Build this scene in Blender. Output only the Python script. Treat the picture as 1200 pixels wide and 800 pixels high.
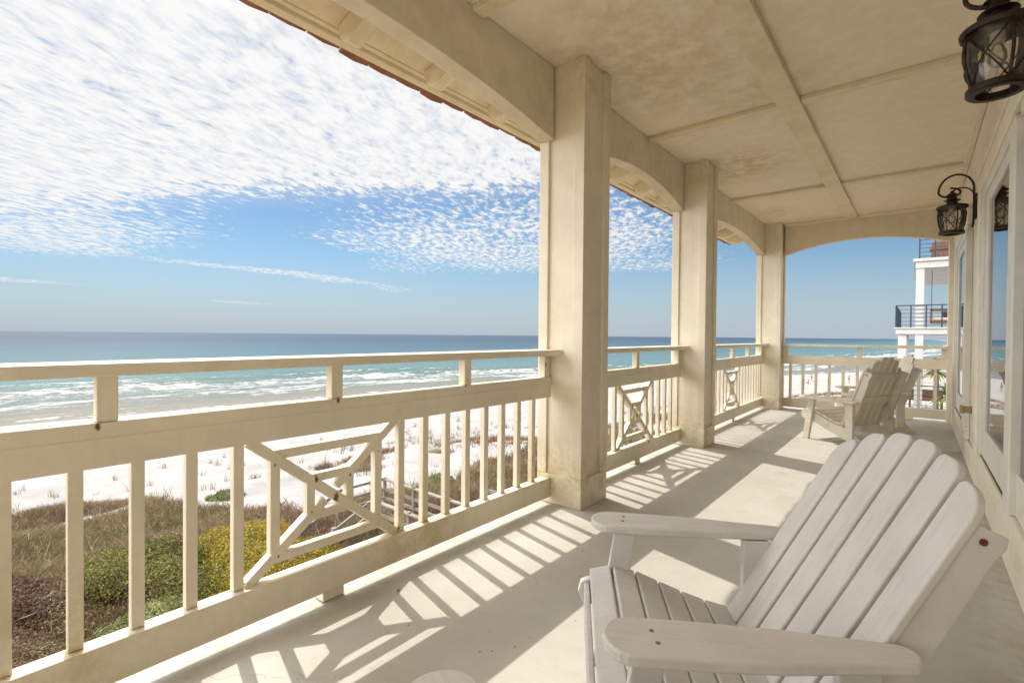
import bpy, bmesh, math, random
import numpy as np
from mathutils import Vector, Matrix
random.seed(7); RNG = np.random.default_rng(7)
for o in list(bpy.data.objects): bpy.data.objects.remove(o)
scene = bpy.context.scene
COL = scene.collection
R = math.radians

# ------------------------------------------------------------------ camera
EYE = Vector((0, 0, 1.15))
cd = bpy.data.cameras.new('camera'); cam = bpy.data.objects.new('camera', cd); COL.objects.link(cam)
cd.sensor_width = 36; cd.lens = 572.27 / 1200 * 36; cd.clip_start = 0.02; cd.clip_end = 60000
yw, pt, rl = R(39.74), R(-0.711), R(0.518)
fwd = Vector((-math.sin(yw) * math.cos(pt), math.cos(yw) * math.cos(pt), math.sin(pt)))
rt = Vector((math.cos(yw), math.sin(yw), 0)); up = rt.cross(fwd)
r2 = rt * math.cos(rl) + up * math.sin(rl); u2 = up * math.cos(rl) - rt * math.sin(rl)
m = Matrix((r2, u2, -fwd)).transposed().to_4x4(); m.translation = EYE
cam.matrix_world = m; scene.camera = cam

# ------------------------------------------------------------------ sun, sky, exposure
SUN_EL = 52.6
SDIR = Vector((-0.9712 * math.cos(R(SUN_EL)), 0.2382 * math.cos(R(SUN_EL)), math.sin(R(SUN_EL))))
sl = bpy.data.lights.new('sun', 'SUN'); sl.energy = 2.0; sl.angle = R(0.5); sl.color = (1, 0.95, 0.86)
so = bpy.data.objects.new('sun', sl); COL.objects.link(so)
so.rotation_euler = SDIR.to_track_quat('Z', 'Y').to_euler()
scene.view_settings.view_transform = 'Standard'; scene.view_settings.look = 'None'
scene.view_settings.exposure = 0.98; scene.view_settings.gamma = 1
SKY = 0.052
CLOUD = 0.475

class NT:
    """tiny node-tree helper"""
    def __init__(s, t): s.t = t
    def n(s, typ, **k):
        x = s.t.nodes.new(typ)
        for a, v in k.items(): setattr(x, a, v)
        return x
    def put(s, sock, v):
        if hasattr(v, 'is_output'): s.t.links.new(v, sock)
        else:
            if isinstance(v, (tuple, list)) and len(v) == 3 and len(sock.default_value) == 4: v = tuple(v) + (1,)
            sock.default_value = v
    def math(s, op, a, b=0.0, c=0.0, clamp=False):
        x = s.n('ShaderNodeMath', operation=op); x.use_clamp = clamp
        for i, v in enumerate((a, b, c)): s.put(x.inputs[i], v)
        return x.outputs[0]
    def vm(s, op, a, b=(0, 0, 0), sc=None):
        x = s.n('ShaderNodeVectorMath', operation=op); s.put(x.inputs[0], a); s.put(x.inputs[1], b)
        if sc is not None: s.put(x.inputs[3], sc)
        return x.outputs[1] if op in ('LENGTH', 'DISTANCE', 'DOT_PRODUCT') else x.outputs[0]
    def noise(s, vec, scale, det=4, rough=0.55, dist=0.0, out=0):
        x = s.n('ShaderNodeTexNoise'); s.put(x.inputs['Vector'], vec); s.put(x.inputs['Scale'], scale)
        x.inputs['Detail'].default_value = det; x.inputs['Roughness'].default_value = rough; x.inputs['Distortion'].default_value = dist
        return x.outputs[out]
    def map(s, v, a, b, c=0.0, d=1.0, smooth=True):
        x = s.n('ShaderNodeMapRange'); x.interpolation_type = 'SMOOTHSTEP' if smooth else 'LINEAR'
        for i, q in enumerate((v, a, b, c, d)): s.put(x.inputs[i], q)
        return x.outputs[0]
    def mix(s, f, a, b, mode='MIX'):
        x = s.n('ShaderNodeMix', data_type='RGBA', blend_type=mode)
        s.put(x.inputs[0], f); s.put(x.inputs[6], a); s.put(x.inputs[7], b)
        return x.outputs[2]
    def mapping(s, v, sc=(1, 1, 1), rot=(0, 0, 0), loc=(0, 0, 0)):
        x = s.n('ShaderNodeMapping'); s.put(x.inputs[0], v); x.inputs[1].default_value = loc; x.inputs[2].default_value = rot; x.inputs[3].default_value = sc
        return x.outputs[0]
    def sep(s, v):
        x = s.n('ShaderNodeSeparateXYZ'); s.put(x.inputs[0], v); return x.outputs
    def comb(s, a, b, c):
        x = s.n('ShaderNodeCombineXYZ')
        for i, v in enumerate((a, b, c)): s.put(x.inputs[i], v)
        return x.outputs[0]

world = bpy.data.worlds.new('World'); scene.world = world; world.use_nodes = True
wt = world.node_tree; wt.nodes.clear(); W = NT(wt)
sky = W.n('ShaderNodeTexSky', sky_type='NISHITA'); sky.sun_disc = False
sky.sun_elevation = R(SUN_EL); sky.sun_rotation = math.atan2(SDIR.x, SDIR.y)
sky.air_density = 1.0; sky.dust_density = 0.2; sky.ozone_density = 3.0; sky.altitude = 10
tc = W.n('ShaderNodeTexCoord').outputs['Generated']
sx, sy, sz = W.sep(tc)
zc = W.math('MAXIMUM', sz, 0.012)
cu = W.math('DIVIDE', sx, zc); cv = W.math('DIVIDE', sy, zc)
uv = W.comb(cu, cv, 0.0)
warp = W.vm('SCALE', W.vm('SUBTRACT', W.noise(uv, 0.45, 3, out=1), (0.5, 0.5, 0.5)), sc=1.6)
uvw = W.vm('ADD', uv, warp)
# rippled altocumulus: elongated rolls broken into cells
def rolled(v, ang, fa, fb):
    c_, s_ = math.cos(ang), math.sin(ang)
    return W.comb(W.math('MULTIPLY', W.vm('DOT_PRODUCT', v, (c_, s_, 0)), fa), W.math('MULTIPLY', W.vm('DOT_PRODUCT', v, (-s_, c_, 0)), fb), 0.0)
wsm = W.vm('ADD', uv, W.vm('SCALE', W.vm('SUBTRACT', W.noise(uv, 1.6, 3, out=1), (0.5, 0.5, 0.5)), sc=0.22))
rip = W.noise(rolled(wsm, R(126), 6.5, 13.0), 1.0, 3, 0.55, 0.0)
rip2 = W.noise(rolled(wsm, R(112), 15.0, 30.0), 1.0, 3, 0.6, 0.0)
puff = W.map(W.math('ADD', W.math('MULTIPLY', rip, 0.6), W.math('MULTIPLY', rip2, 0.4)), 0.33, 0.67, 0.0, 1.0, False)
low = W.noise(uv, 0.55, 4, 0.6)
sxw, syw, _z = W.sep(uvw)
q = W.math('ADD', W.math('MULTIPLY', W.math('ADD', cu, W.math('MULTIPLY', W.math('SUBTRACT', sxw, cu), 0.6)), -1.0), W.math('MULTIPLY', syw, 1.42))
sheet = W.map(q, 4.9, 7.0, 1.0, 0.0)
def blob(px, py, rx, ry, rot, soft=1.0):
    c_, s_ = math.cos(rot), math.sin(rot)
    dx = W.math('SUBTRACT', sxw, px); dy = W.math('SUBTRACT', syw, py)
    a = W.math('DIVIDE', W.math('ADD', W.math('MULTIPLY', dx, c_), W.math('MULTIPLY', dy, s_)), rx)
    b = W.math('DIVIDE', W.math('SUBTRACT', W.math('MULTIPLY', dy, c_), W.math('MULTIPLY', dx, s_)), ry)
    rr = W.math('SQRT', W.math('ADD', W.math('MULTIPLY', a, a), W.math('MULTIPLY', b, b)))
    return W.map(rr, 0.35, 1.15, soft, 0.0)
cover = sheet
for args in ((-6.2, 0.5, 3.4, 1.9, R(-8), 0.82), (-3.4, 4.5, 2.5, 3.3, R(30), 0.76), (-2.9, 6.2, 1.5, 1.6, R(60), 0.55), (-4.4, 3.1, 1.3, 1.0, R(50), 0.55), (-5.6, 4.6, 1.1, 1.6, R(40), 0.5),
             (-8.2, 3.9, 0.62, 3.0, R(8), 0.7), (-17.2, 6.9, 0.9, 1.9, R(20), 0.62), (-13.6, 1.2, 0.8, 1.2, R(10), 0.62), (-8.8, 6.6, .6, 1.4, R(25), .5)):
    cover = W.math('MAXIMUM', cover, blob(*args))
# threshold the ripples by coverage
thr = W.math('SUBTRACT', 0.85, W.math('MULTIPLY', cover, W.math('ADD', 0.93, W.math('MULTIPLY', sheet, 0.22))))
dens = W.map(W.math('ADD', puff, W.math('MULTIPLY', W.math('SUBTRACT', low, 0.5), 0.6)), thr, W.math('ADD', thr, 0.62))
dens = W.math('MULTIPLY', dens, W.map(cover, 0.02, 0.3))
# thin bright veil within the sheet, stronger towards the sun
sund = W.vm('DOT_PRODUCT', tc, tuple(SDIR))
veil = W.math('MULTIPLY', sheet, W.map(sund, 0.55, 0.95, 0.05, 0.55))
dens = W.math('MAXIMUM', W.math('MULTIPLY', dens, 0.97), veil)
horizon = W.map(sz, 0.0, 0.09, 0.30, 0.0)
dens = W.math('MULTIPLY', dens, W.map(sz, 0.015, 0.06))
cl_str = W.math('MULTIPLY', W.math('MULTIPLY', W.map(sund, 0.2, 0.85, 0.9, 1.06), W.map(sund, 0.915, 0.995, 1.0, 9.0)), CLOUD)  # cloud near the sun, above the frame, brightened to add light to the porch
cl_str = W.math('MULTIPLY', cl_str, W.map(cv, 0.0, -0.8, 1.0, 5.0))      # unseen cloud behind the camera, brightened as added fill for the porch
bgs = W.n('ShaderNodeBackground'); hs_ = W.n('ShaderNodeHueSaturation'); hs_.inputs['Saturation'].default_value = 0.98; W.put(hs_.inputs['Color'], sky.outputs[0])
skc = W.mix(1.0, hs_.outputs[0], (0.80, 0.93, 0.97), 'MULTIPLY')
hz_ = (0.228 / SKY, 0.264 / SKY, 0.318 / SKY)            # pale sea haze low over the horizon
W.put(bgs.inputs[0], W.mix(W.math('MULTIPLY', W.map(sz, 0.0, 0.15, 1.0, 0.0, False), 0.92), skc, hz_)); bgs.inputs[1].default_value = SKY
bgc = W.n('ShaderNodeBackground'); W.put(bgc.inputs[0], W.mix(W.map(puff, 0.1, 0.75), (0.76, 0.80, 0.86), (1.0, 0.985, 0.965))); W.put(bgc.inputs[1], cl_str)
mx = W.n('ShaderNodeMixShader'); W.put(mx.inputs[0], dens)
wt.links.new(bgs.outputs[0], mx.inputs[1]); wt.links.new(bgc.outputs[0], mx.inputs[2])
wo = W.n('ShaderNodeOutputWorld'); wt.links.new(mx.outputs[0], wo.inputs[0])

# ------------------------------------------------------------------ materials
def mat(name, base, rough=0.55, spots=None, grime=0.0, grain=0.0, bump=0.0, spec=0.4, metal=0.0, var=0.06, scale=3.0, attr=None, streak=0.0, stain=None, fibre=0.0):
    """painted / wooden / metal surface; spots = list of (x,y,z,r) rust marks in world space, stain = large mildew marks"""
    M = bpy.data.materials.new(name); M.use_nodes = True; t = M.node_tree; N = NT(t)
    b = t.nodes['Principled BSDF']; g = N.n('ShaderNodeNewGeometry'); P = g.outputs['Position']
    col = tuple(base) + (1,)
    if attr:
        a = N.n('ShaderNodeAttribute', attribute_name=attr); col = a.outputs[0]
    if var:
        f = N.noise(P, scale, 5, 0.6)
        hs = N.n('ShaderNodeHueSaturation'); N.put(hs.inputs['Color'], col); N.put(hs.inputs['Value'], N.map(f, 0.3, 0.7, 1 - var, 1 + var)); col = hs.outputs[0]
    if grain:
        gr = N.noise(N.mapping(P, (14, 14, 160)), 1.0, 3)
        gr2 = N.noise(N.mapping(P, (90, 3, 90)), 1.0, 3)
        col = N.mix(N.math('MULTIPLY', N.map(gr2, 0.5, 0.8), grain), col, (base[0] * .72, base[1] * .68, base[2] * .6))
    if fibre:    # fine lengthwise grain and scuffs in the board's own space
        oc = N.n('ShaderNodeTexCoord').outputs['Object']
        fb = N.noise(N.mapping(oc, (5, 170, 5)), 1.0, 4, .65); sc_ = N.noise(oc, 16, 6, .75)
        col = N.mix(N.math('MULTIPLY', N.map(fb, .45, .78), fibre), col, (base[0] * .66, base[1] * .62, base[2] * .56))
        col = N.mix(N.math('MULTIPLY', N.map(sc_, .60, .72), fibre * .8), col, (base[0] * .60, base[1] * .54, base[2] * .46))
    if streak:   # rain streaks running down upright faces
        st = N.noise(N.mapping(P, (22, 22, 0.8)), 1.0, 4, 0.6)
        col = N.mix(N.math('MULTIPLY', N.map(st, 0.52, 0.78), streak), col, (base[0] * .70, base[1] * .64, base[2] * .52))
    if grime:
        f = N.noise(P, 9, 6, 0.7); f2 = N.noise(P, 0.9, 3)
        k = N.math('MULTIPLY', N.map(N.math('ADD', N.math('MULTIPLY', f, .6), N.math('MULTIPLY', f2, .5)), 0.52, 0.72), grime)
        col = N.mix(k, col, (base[0] * .62, base[1] * .56, base[2] * .46))
    if stain:
        acc = None
        for (x, y, z, rr, k) in stain:
            d = N.vm('DISTANCE', P, (x, y, z)); f = N.map(d, rr * .15, rr, k, 0.0)
            acc = f if acc is None else N.math('MAXIMUM', acc, f)
        nz = N.map(N.noise(P, 6, 7, 0.75), 0.36, 0.62)
        col = N.mix(N.math('MULTIPLY', acc, nz), col, (base[0] * .66, base[1] * .58, base[2] * .40))
    if spots:
        acc = None; nz = N.noise(P, 60, 4, 0.7); nv = N.noise(P, 25, 3)
        for (x, y, z, rr) in spots:
            dv = N.vm('MULTIPLY', N.vm('SUBTRACT', P, (x, y, z - rr * .5)), (1, 1.3, 0.7))
            d = N.math('ADD', N.vm('LENGTH', dv), N.math('MULTIPLY', N.math('SUBTRACT', nz, .5), rr * 1.3))
            f = N.map(d, -rr * .1, rr * 1.05, 1.0, 0.0)
            acc = f if acc is None else N.math('MAXIMUM', acc, f)
        col = N.mix(N.map(acc, 0.02, .5), col, N.mix(N.map(acc, .25, .75), N.mix(nv, (.60, .40, .15), (.52, .30, .09)), (.17, .06, .02)))
    N.put(b.inputs['Base Color'], col)
    b.inputs['Roughness'].default_value = rough; b.inputs['Metallic'].default_value = metal
    b.inputs['Specular IOR Level'].default_value = spec
    if bump:
        h = N.math('ADD', N.noise(N.mapping(P, (40, 40, 12)), 1.0, 5, .6), N.math('MULTIPLY', N.noise(P, 7, 3), 0.8))
        bp = N.n('ShaderNodeBump'); bp.inputs['Strength'].default_value = bump; bp.inputs['Distance'].default_value = 0.004
        N.put(bp.inputs['Height'], h); t.links.new(bp.outputs[0], b.inputs['Normal'])
    return M

XC, XB, ZC = -1.692, -1.9355, 2.985
BAYC = [-2.44, 1.135, 4.13, 7.12]
rust = []
for c, z0 in ((1.135, .45), (4.13, .45), (7.12, .45)):
    rust += [(-1.955, c + .02, z0 - .01, .024), (-1.96, c - .07, z0 + .09, .016), (-1.955, c + .36, .20, .02)]
rust += [(-1.945, 4.36, .22, .05), (-1.945, 4.33, .30, .035), (-1.95, 7.35, .20, .05), (-1.95, 6.86, .22, .05), (-1.935, .34, .868, .016), (-1.94, 1.15, .868, .014), (-1.94, 2.7, .96, .016), (-1.935, 8.66, .9, .03), (-1.95, 1.1, .55, .02)]
CREAM = (0.78, 0.705, 0.555)
rust += [(-1.96, c + dx, zz, .0085) for c in (1.135, 4.13) for dx, zz in ((-.245, .63), (-.20, .655), (.24, .60), (.09, .52), (-.09, .40), (.245, .30), (-.23, .26))] + [(-1.94, .30, .89, .008), (-1.938, 1.93, .87, .009)]
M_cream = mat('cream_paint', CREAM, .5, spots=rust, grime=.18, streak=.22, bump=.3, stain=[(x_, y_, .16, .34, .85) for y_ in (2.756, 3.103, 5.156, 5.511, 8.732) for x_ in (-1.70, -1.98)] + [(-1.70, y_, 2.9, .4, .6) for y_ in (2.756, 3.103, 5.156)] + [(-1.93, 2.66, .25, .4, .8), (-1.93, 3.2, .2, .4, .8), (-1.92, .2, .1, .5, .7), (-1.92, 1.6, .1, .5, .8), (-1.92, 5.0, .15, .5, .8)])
M_beam = mat('cream_beam_stucco', (0.725, 0.65, 0.495), .7, grime=.25, streak=.12, bump=.5, scale=5)
M_ceil = mat('cream_ceiling', (0.835, 0.745, 0.59), .75, grime=.10, bump=.45, var=.035, scale=11,
             stain=[(-1.45, 3.2, ZC, 1.2, .6), (-1.5, 5.6, ZC, .8, .8), (-.9, 4.0, ZC, .7, .5), (-1.3, 2.4, ZC, .5, .5), (-1.7, 8.0, ZC, .5, .5)])
M_wall = mat('cream_wall', (0.76, 0.68, 0.54), .55, grime=.3, streak=.2, bump=.2)
M_doorw = mat('white_door_paint', (0.70, 0.66, 0.57), .45, grime=.2, streak=.15, bump=.15)
M_soff = mat('cream_soffit', (0.76, 0.67, 0.47), .6, grime=.3, bump=.2)
M_tile = mat('terracotta_tile', (0.30, 0.13, 0.075), .8, grime=.9, bump=.6, var=.3, scale=9)
chair_rust = []
M_floor = None

def floor_mat():
    M = bpy.data.materials.new('painted_concrete'); M.use_nodes = True; t = M.node_tree; N = NT(t); b = t.nodes['Principled BSDF']
    P = N.n('ShaderNodeNewGeometry').outputs['Position']
    f = N.noise(P, 1.3, 6, .65); f2 = N.noise(P, 14, 5, .7); f3 = N.noise(P, 70, 3)
    col = N.mix(N.map(f, .35, .68), (0.535, 0.51, 0.455), (0.465, 0.44, 0.385))
    col = N.mix(N.math('MULTIPLY', N.map(f2, .52, .75), .35), col, (0.43, 0.385, 0.29))
    # scuffs: thin warped scratches, and small specks of dirt
    sc = N.noise(N.mapping(P, (3, 26, 1), (0, 0, R(32))), 1.0, 5, .7, 1.2)
    col = N.mix(N.math('MULTIPLY', N.map(sc, .62, .72), .28), col, (0.40, .35, .26))
    v = N.n('ShaderNodeTexVoronoi'); v.inputs['Scale'].default_value = 16; N.put(v.inputs['Vector'], P)
    sp = N.math('MULTIPLY', N.map(v.outputs['Distance'], .03, .12, 1, 0), N.map(N.noise(P, 5.5, 3), .50, .60))
    col = N.mix(N.math('MULTIPLY', sp, .8), col, (0.14, .11, .07))
    ck = N.n('ShaderNodeTexVoronoi', feature='DISTANCE_TO_EDGE'); ck.inputs['Scale'].default_value = .8
    N.put(ck.inputs['Vector'], N.vm('ADD', P, N.vm('SCALE', N.noise(P, 3.5, 5, out=1), sc=.5)))
    crack = N.math('MULTIPLY', N.map(ck.outputs['Distance'], 0, .005, 1, 0), N.map(N.noise(P, .9, 2), .52, .6))
    col = N.mix(N.math('MULTIPLY', crack, .22), col, (.30, .26, .19))
    # dirt and blown sand gathered along the wall and under the railing, worn patches
    px_ = N.sep(P)[0]
    edge = N.math('MAXIMUM', N.map(px_, .02, .38, 0, 1), N.map(px_, -1.72, -2.0, 0, 1))
    col = N.mix(N.math('MULTIPLY', N.math('MULTIPLY', edge, N.map(N.noise(P, 5, 6, .72), .38, .62)), .6), col, (.33, .275, .185))
    st_ = N.noise(P, 2.1, 7, .72)
    col = N.mix(N.math('MULTIPLY', N.map(st_, .55, .66), .38), col, (.37, .325, .235))
    gr_ = N.noise(P, 160, 2); col = N.mix(N.math('MULTIPLY', N.map(gr_, .55, .75), .22), col, (.30, .27, .21))
    N.put(b.inputs['Base Color'], col); N.put(b.inputs['Roughness'], N.map(f2, .3, .7, .45, .7)); b.inputs['Specular IOR Level'].default_value = .35
    bp = N.n('ShaderNodeBump'); bp.inputs['Strength'].default_value = .35; bp.inputs['Distance'].default_value = .003
    N.put(bp.inputs['Height'], N.math('ADD', N.math('ADD', f2, N.math('MULTIPLY', f3, .4)), N.math('MULTIPLY', crack, -1.5))); t.links.new(bp.outputs[0], b.inputs['Normal'])
    return M
M_floor = floor_mat()
M_chair = mat('weathered_white_poly_lumber', (0.575, 0.545, 0.515), .58, fibre=.38, grime=.05, bump=.3, var=.05, scale=6)
M_chair2 = mat('weathered_cream_wood', (0.70, 0.635, 0.52), .6, grime=.5, grain=.25, bump=.25)
M_bronze = mat('oiled_bronze', (0.045, 0.028, 0.02), .45, metal=.6, var=.35, scale=30, bump=.3, spec=.5)
M_rust = mat('rusty_screw', (0.12, 0.035, 0.012), .8, var=.3, scale=80)
M_screw = mat('dull_screw', (0.22, 0.19, 0.17), .6, metal=.5)
M_white = mat('white_stucco', (0.50, 0.49, 0.475), .7, grime=.25)
M_blue = mat('dark_blue_railing_metal', (0.022, 0.038, 0.065), .45, metal=.3)
M_brown = mat('brown_wicker', (0.16, 0.085, 0.05), .7, var=.3, scale=14)
M_beige = mat('beige_cushion', (0.5, 0.44, 0.36), .8)
M_grey_wood = mat('weathered_grey_boards', (0.25, 0.21, 0.175), .8, grain=.5, grime=.6, bump=.5, var=.2, scale=4)
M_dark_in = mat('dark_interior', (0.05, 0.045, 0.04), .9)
M_steel = mat('dull_brass', (0.32, 0.25, 0.15), .45, metal=.7)
M_leaf_dry = mat('dry_leaf', (0.12, 0.06, 0.025), .8)

def glass_pane_mat():
    M = bpy.data.materials.new('reflective_door_glass'); M.use_nodes = True; t = M.node_tree; N = NT(t); b = t.nodes['Principled BSDF']
    b.inputs['Base Color'].default_value = (0.012, 0.014, 0.014, 1); b.inputs['Roughness'].default_value = 0.015; b.inputs['IOR'].default_value = 2.3
    return M
M_pane = glass_pane_mat()
def clear_glass():
    M = bpy.data.materials.new('seeded_lantern_glass'); M.use_nodes = True; t = M.node_tree; N = NT(t); t.nodes.remove(t.nodes['Principled BSDF'])
    tr = N.n('ShaderNodeBsdfTransparent'); tr.inputs[0].default_value = (.93, .92, .88, 1); gl = N.n('ShaderNodeBsdfGlossy'); gl.inputs['Roughness'].default_value = .06
    P = N.n('ShaderNodeNewGeometry').outputs['Position']
    df = N.n('ShaderNodeBsdfDiffuse'); df.inputs[0].default_value = (.6, .55, .45, 1)
    fr = N.n('ShaderNodeFresnel'); fr.inputs[0].default_value = 1.5
    m1 = N.n('ShaderNodeMixShader'); t.links.new(fr.outputs[0], m1.inputs[0]); t.links.new(tr.outputs[0], m1.inputs[1]); t.links.new(gl.outputs[0], m1.inputs[2])
    m2 = N.n('ShaderNodeMixShader'); N.put(m2.inputs[0], N.map(N.noise(P, 26, 4), .42, .7, .03, .2)); t.links.new(m1.outputs[0], m2.inputs[1]); t.links.new(df.outputs[0], m2.inputs[2])
    t.links.new(m2.outputs[0], t.nodes['Material Output'].inputs[0])
    return M
M_lglass = clear_glass()

# ------------------------------------------------------------------ object helpers
class MB:
    """collects shapes for ONE mesh object"""
    def __init__(s): s.v = []; s.f = []
    def add(s, vs, fs):
        n = len(s.v); s.v += [tuple(v) for v in vs]; s.f += [tuple(n + i for i in f) for f in fs]; return s
    def box(s, x0, x1, y0, y1, z0, z1):
        vs = [(x, y, z) for z in (z0, z1) for y in (y0, y1) for x in (x0, x1)]
        return s.add(vs, [(0, 2, 3, 1), (4, 5, 7, 6), (0, 1, 5, 4), (2, 6, 7, 3), (0, 4, 6, 2), (1, 3, 7, 5)])
    def bar(s, a, b, w, h, upv=(0, 0, 1)):
        """rectangular bar from a to b; w across, h along upv"""
        a = Vector(a); b = Vector(b); d = (b - a).normalized(); sd = d.cross(Vector(upv)).normalized(); uu = sd.cross(d)
        vs = []
        for p in (a, b):
            for i, j in ((-1, -1), (1, -1), (1, 1), (-1, 1)): vs.append(p + sd * (i * w / 2) + uu * (j * h / 2))
        return s.add(vs, [(3, 2, 1, 0), (4, 5, 6, 7), (0, 1, 5, 4), (1, 2, 6, 5), (2, 3, 7, 6), (3, 0, 4, 7)])
    def tube(s, pts, r, n=8, closed=False):
        pts = [Vector(p) for p in pts]; rings = []; L = len(pts)
        nrm = None
        for i, p in enumerate(pts):
            a = pts[i - 1] if (i > 0 or closed) else p; b = pts[(i + 1) % L] if (i < L - 1 or closed) else p
            d = (b - a).normalized()
            if nrm is None: nrm = d.orthogonal().normalized()
            nrm = (nrm - d * nrm.dot(d)).normalized(); bi = d.cross(nrm)
            rr = r[i] if isinstance(r, (list, tuple)) else r
            rings.append([p + (nrm * math.cos(2 * math.pi * k / n) + bi * math.sin(2 * math.pi * k / n)) * rr for k in range(n)])
        vs = [v for ring in rings for v in ring]; fs = []
        for i in range(L if closed else L - 1):
            j = (i + 1) % L
            for k in range(n): fs.append((i * n + k, i * n + (k + 1) % n, j * n + (k + 1) % n, j * n + k))
        if not closed: fs += [tuple(range(n - 1, -1, -1)), tuple((L - 1) * n + k for k in range(n))]
        return s.add(vs, fs)
    def lathe(s, prof, cx=0, cy=0, n=28):
        vs = []; fs = []
        for (r, z) in prof:
            for k in range(n): vs.append((cx + r * math.cos(2 * math.pi * k / n), cy + r * math.sin(2 * math.pi * k / n), z))
        for i in range(len(prof) - 1):
            for k in range(n): fs.append((i * n + k, i * n + (k + 1) % n, (i + 1) * n + (k + 1) % n, (i + 1) * n + k))
        return s.add(vs, fs)
    def prism(s, poly, axis, a, b):
        """extrude a 2-D outline along an axis (0=x,1=y,2=z)"""
        n = len(poly); vs = []
        for t in (a, b):
            for (p, q_) in poly:
                vs.append({0: (t, p, q_), 1: (p, t, q_), 2: (p, q_, t)}[axis])
        fs = [tuple(range(n)), tuple(range(2 * n - 1, n - 1, -1))] + [(i, i + n, (i + 1) % n + n, (i + 1) % n) for i in range(n)]
        return s.add(vs, fs)
    def build(s, name, material, parent=None, bevel=0.0, seg=2, smooth=False):
        me = bpy.data.meshes.new(name); me.from_pydata(s.v, [], s.f)
        bm = bmesh.new(); bm.from_mesh(me); bmesh.ops.recalc_face_normals(bm, faces=bm.faces); bm.to_mesh(me); bm.free()
        me.materials.append(material)
        if smooth:
            for p in me.polygons: p.use_smooth = True
        o = bpy.data.objects.new(name, me); COL.objects.link(o)
        if parent: o.parent = parent
        if bevel:
            bv = o.modifiers.new('bevel', 'BEVEL'); bv.width = bevel; bv.segments = seg; bv.limit_method = 'ANGLE'; bv.angle_limit = R(40)
        return o
def tag(o, label=None, cat=None, group=None, kind=None):
    if label: o['label'] = label
    if cat: o['category'] = cat
    if group: o['group'] = group
    if kind: o['kind'] = kind
    return o
def empty(name, loc=(0, 0, 0), rz=0, **k):
    o = bpy.data.objects.new(name, None); COL.objects.link(o); o.location = loc; o.rotation_euler = (0, 0, rz); o.empty_display_size = .2
    return tag(o, **k)
def copy_tree(o, parent=None):
    c = o.copy(); COL.objects.link(c); c.parent = parent
    for ch in list(o.children): copy_tree(ch, c)
    return c
def np_mesh(name, V, F, material, attr=None, smooth=False, parent=None):
    """big mesh from numpy arrays; F (n,k)"""
    me = bpy.data.meshes.new(name); k = F.shape[1]
    me.vertices.add(len(V)); me.vertices.foreach_set('co', V.astype(np.float32).ravel())
    me.loops.add(F.size); me.loops.foreach_set('vertex_index', F.astype(np.int32).ravel())
    me.polygons.add(len(F)); me.polygons.foreach_set('loop_start', np.arange(0, F.size, k, dtype=np.int32))
    me.polygons.foreach_set('loop_total', np.full(len(F), k, dtype=np.int32))
    if smooth: me.polygons.foreach_set('use_smooth', np.ones(len(F), dtype=bool))
    me.update(calc_edges=True); me.validate()
    for nm, arr in (attr or {}).items():
        if arr.ndim == 2:
            a = me.color_attributes.new(nm, 'FLOAT_COLOR', 'POINT'); a.data.foreach_set('color', np.c_[arr, np.ones(len(arr))].astype(np.float32).ravel())
        else:
            a = me.attributes.new(nm, 'FLOAT', 'POINT'); a.data.foreach_set('value', arr.astype(np.float32))
    me.materials.append(material)
    o = bpy.data.objects.new(name, me); COL.objects.link(o)
    if parent: o.parent = parent
    return o

# ------------------------------------------------------------------ terrain and sea
ZS = -11.5
SY = np.array([-3000, -390, 5, 39, 86, 110, 131, 182, 225, 348, 655, 2600, 9000]); SX = np.array([-300, -97, -93, -92, -84, -76, -66, -36, -17, 8, 50, 160, 300])
TY = np.array([-3000, -50, 20, 40, 60, 90, 140, 200, 9000]); TX = np.array([-40, -37, -35, -31, -27, -14, 6, 30, 400])
def vnoise(x, y, s, seed=0):
    """cheap smooth value noise"""
    x = x / s + seed * 17.3; y = y / s + seed * 9.1
    xi = np.floor(x); yi = np.floor(y); fx = x - xi; fy = y - yi
    fx = fx * fx * (3 - 2 * fx); fy = fy * fy * (3 - 2 * fy)
    h = lambda a, b: np.modf(np.abs(np.sin(a * 127.1 + b * 311.7) * 43758.5453))[0]
    return (h(xi, yi) * (1 - fx) + h(xi + 1, yi) * fx) * (1 - fy) + (h(xi, yi + 1) * (1 - fx) + h(xi + 1, yi + 1) * fx) * fy
def terrain_z(x, y):
    s = np.interp(y, SY, SX); t = np.interp(y, TY, TX)
    dl = x - t                                            # landward of the dune toe
    z_d = np.interp(dl, [0, 4, 10, 16, 22], [-8.3, -7.5, -6.3, -5.5, -4.95])
    f = np.clip((x - s) / np.maximum(t - s, 4), -4, 1)
    z_b = np.interp(f, [-4, -.25, 0, .12, .45, 1], [-24, -12.6, ZS, -11.0, -9.8, -8.3])
    z = np.where(dl > 0, z_d, z_b)
    hum = np.clip((x - t + 12) / 14, 0, 1)
    n = (vnoise(x, y, 3.1, 1) - .5) * .55 + (vnoise(x, y, 1.1, 2) - .5) * .2
    return z + n * hum + (vnoise(x, y, 9, 3) - .5) * .25 * np.clip((x - s) / 20, 0, 1)
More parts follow.
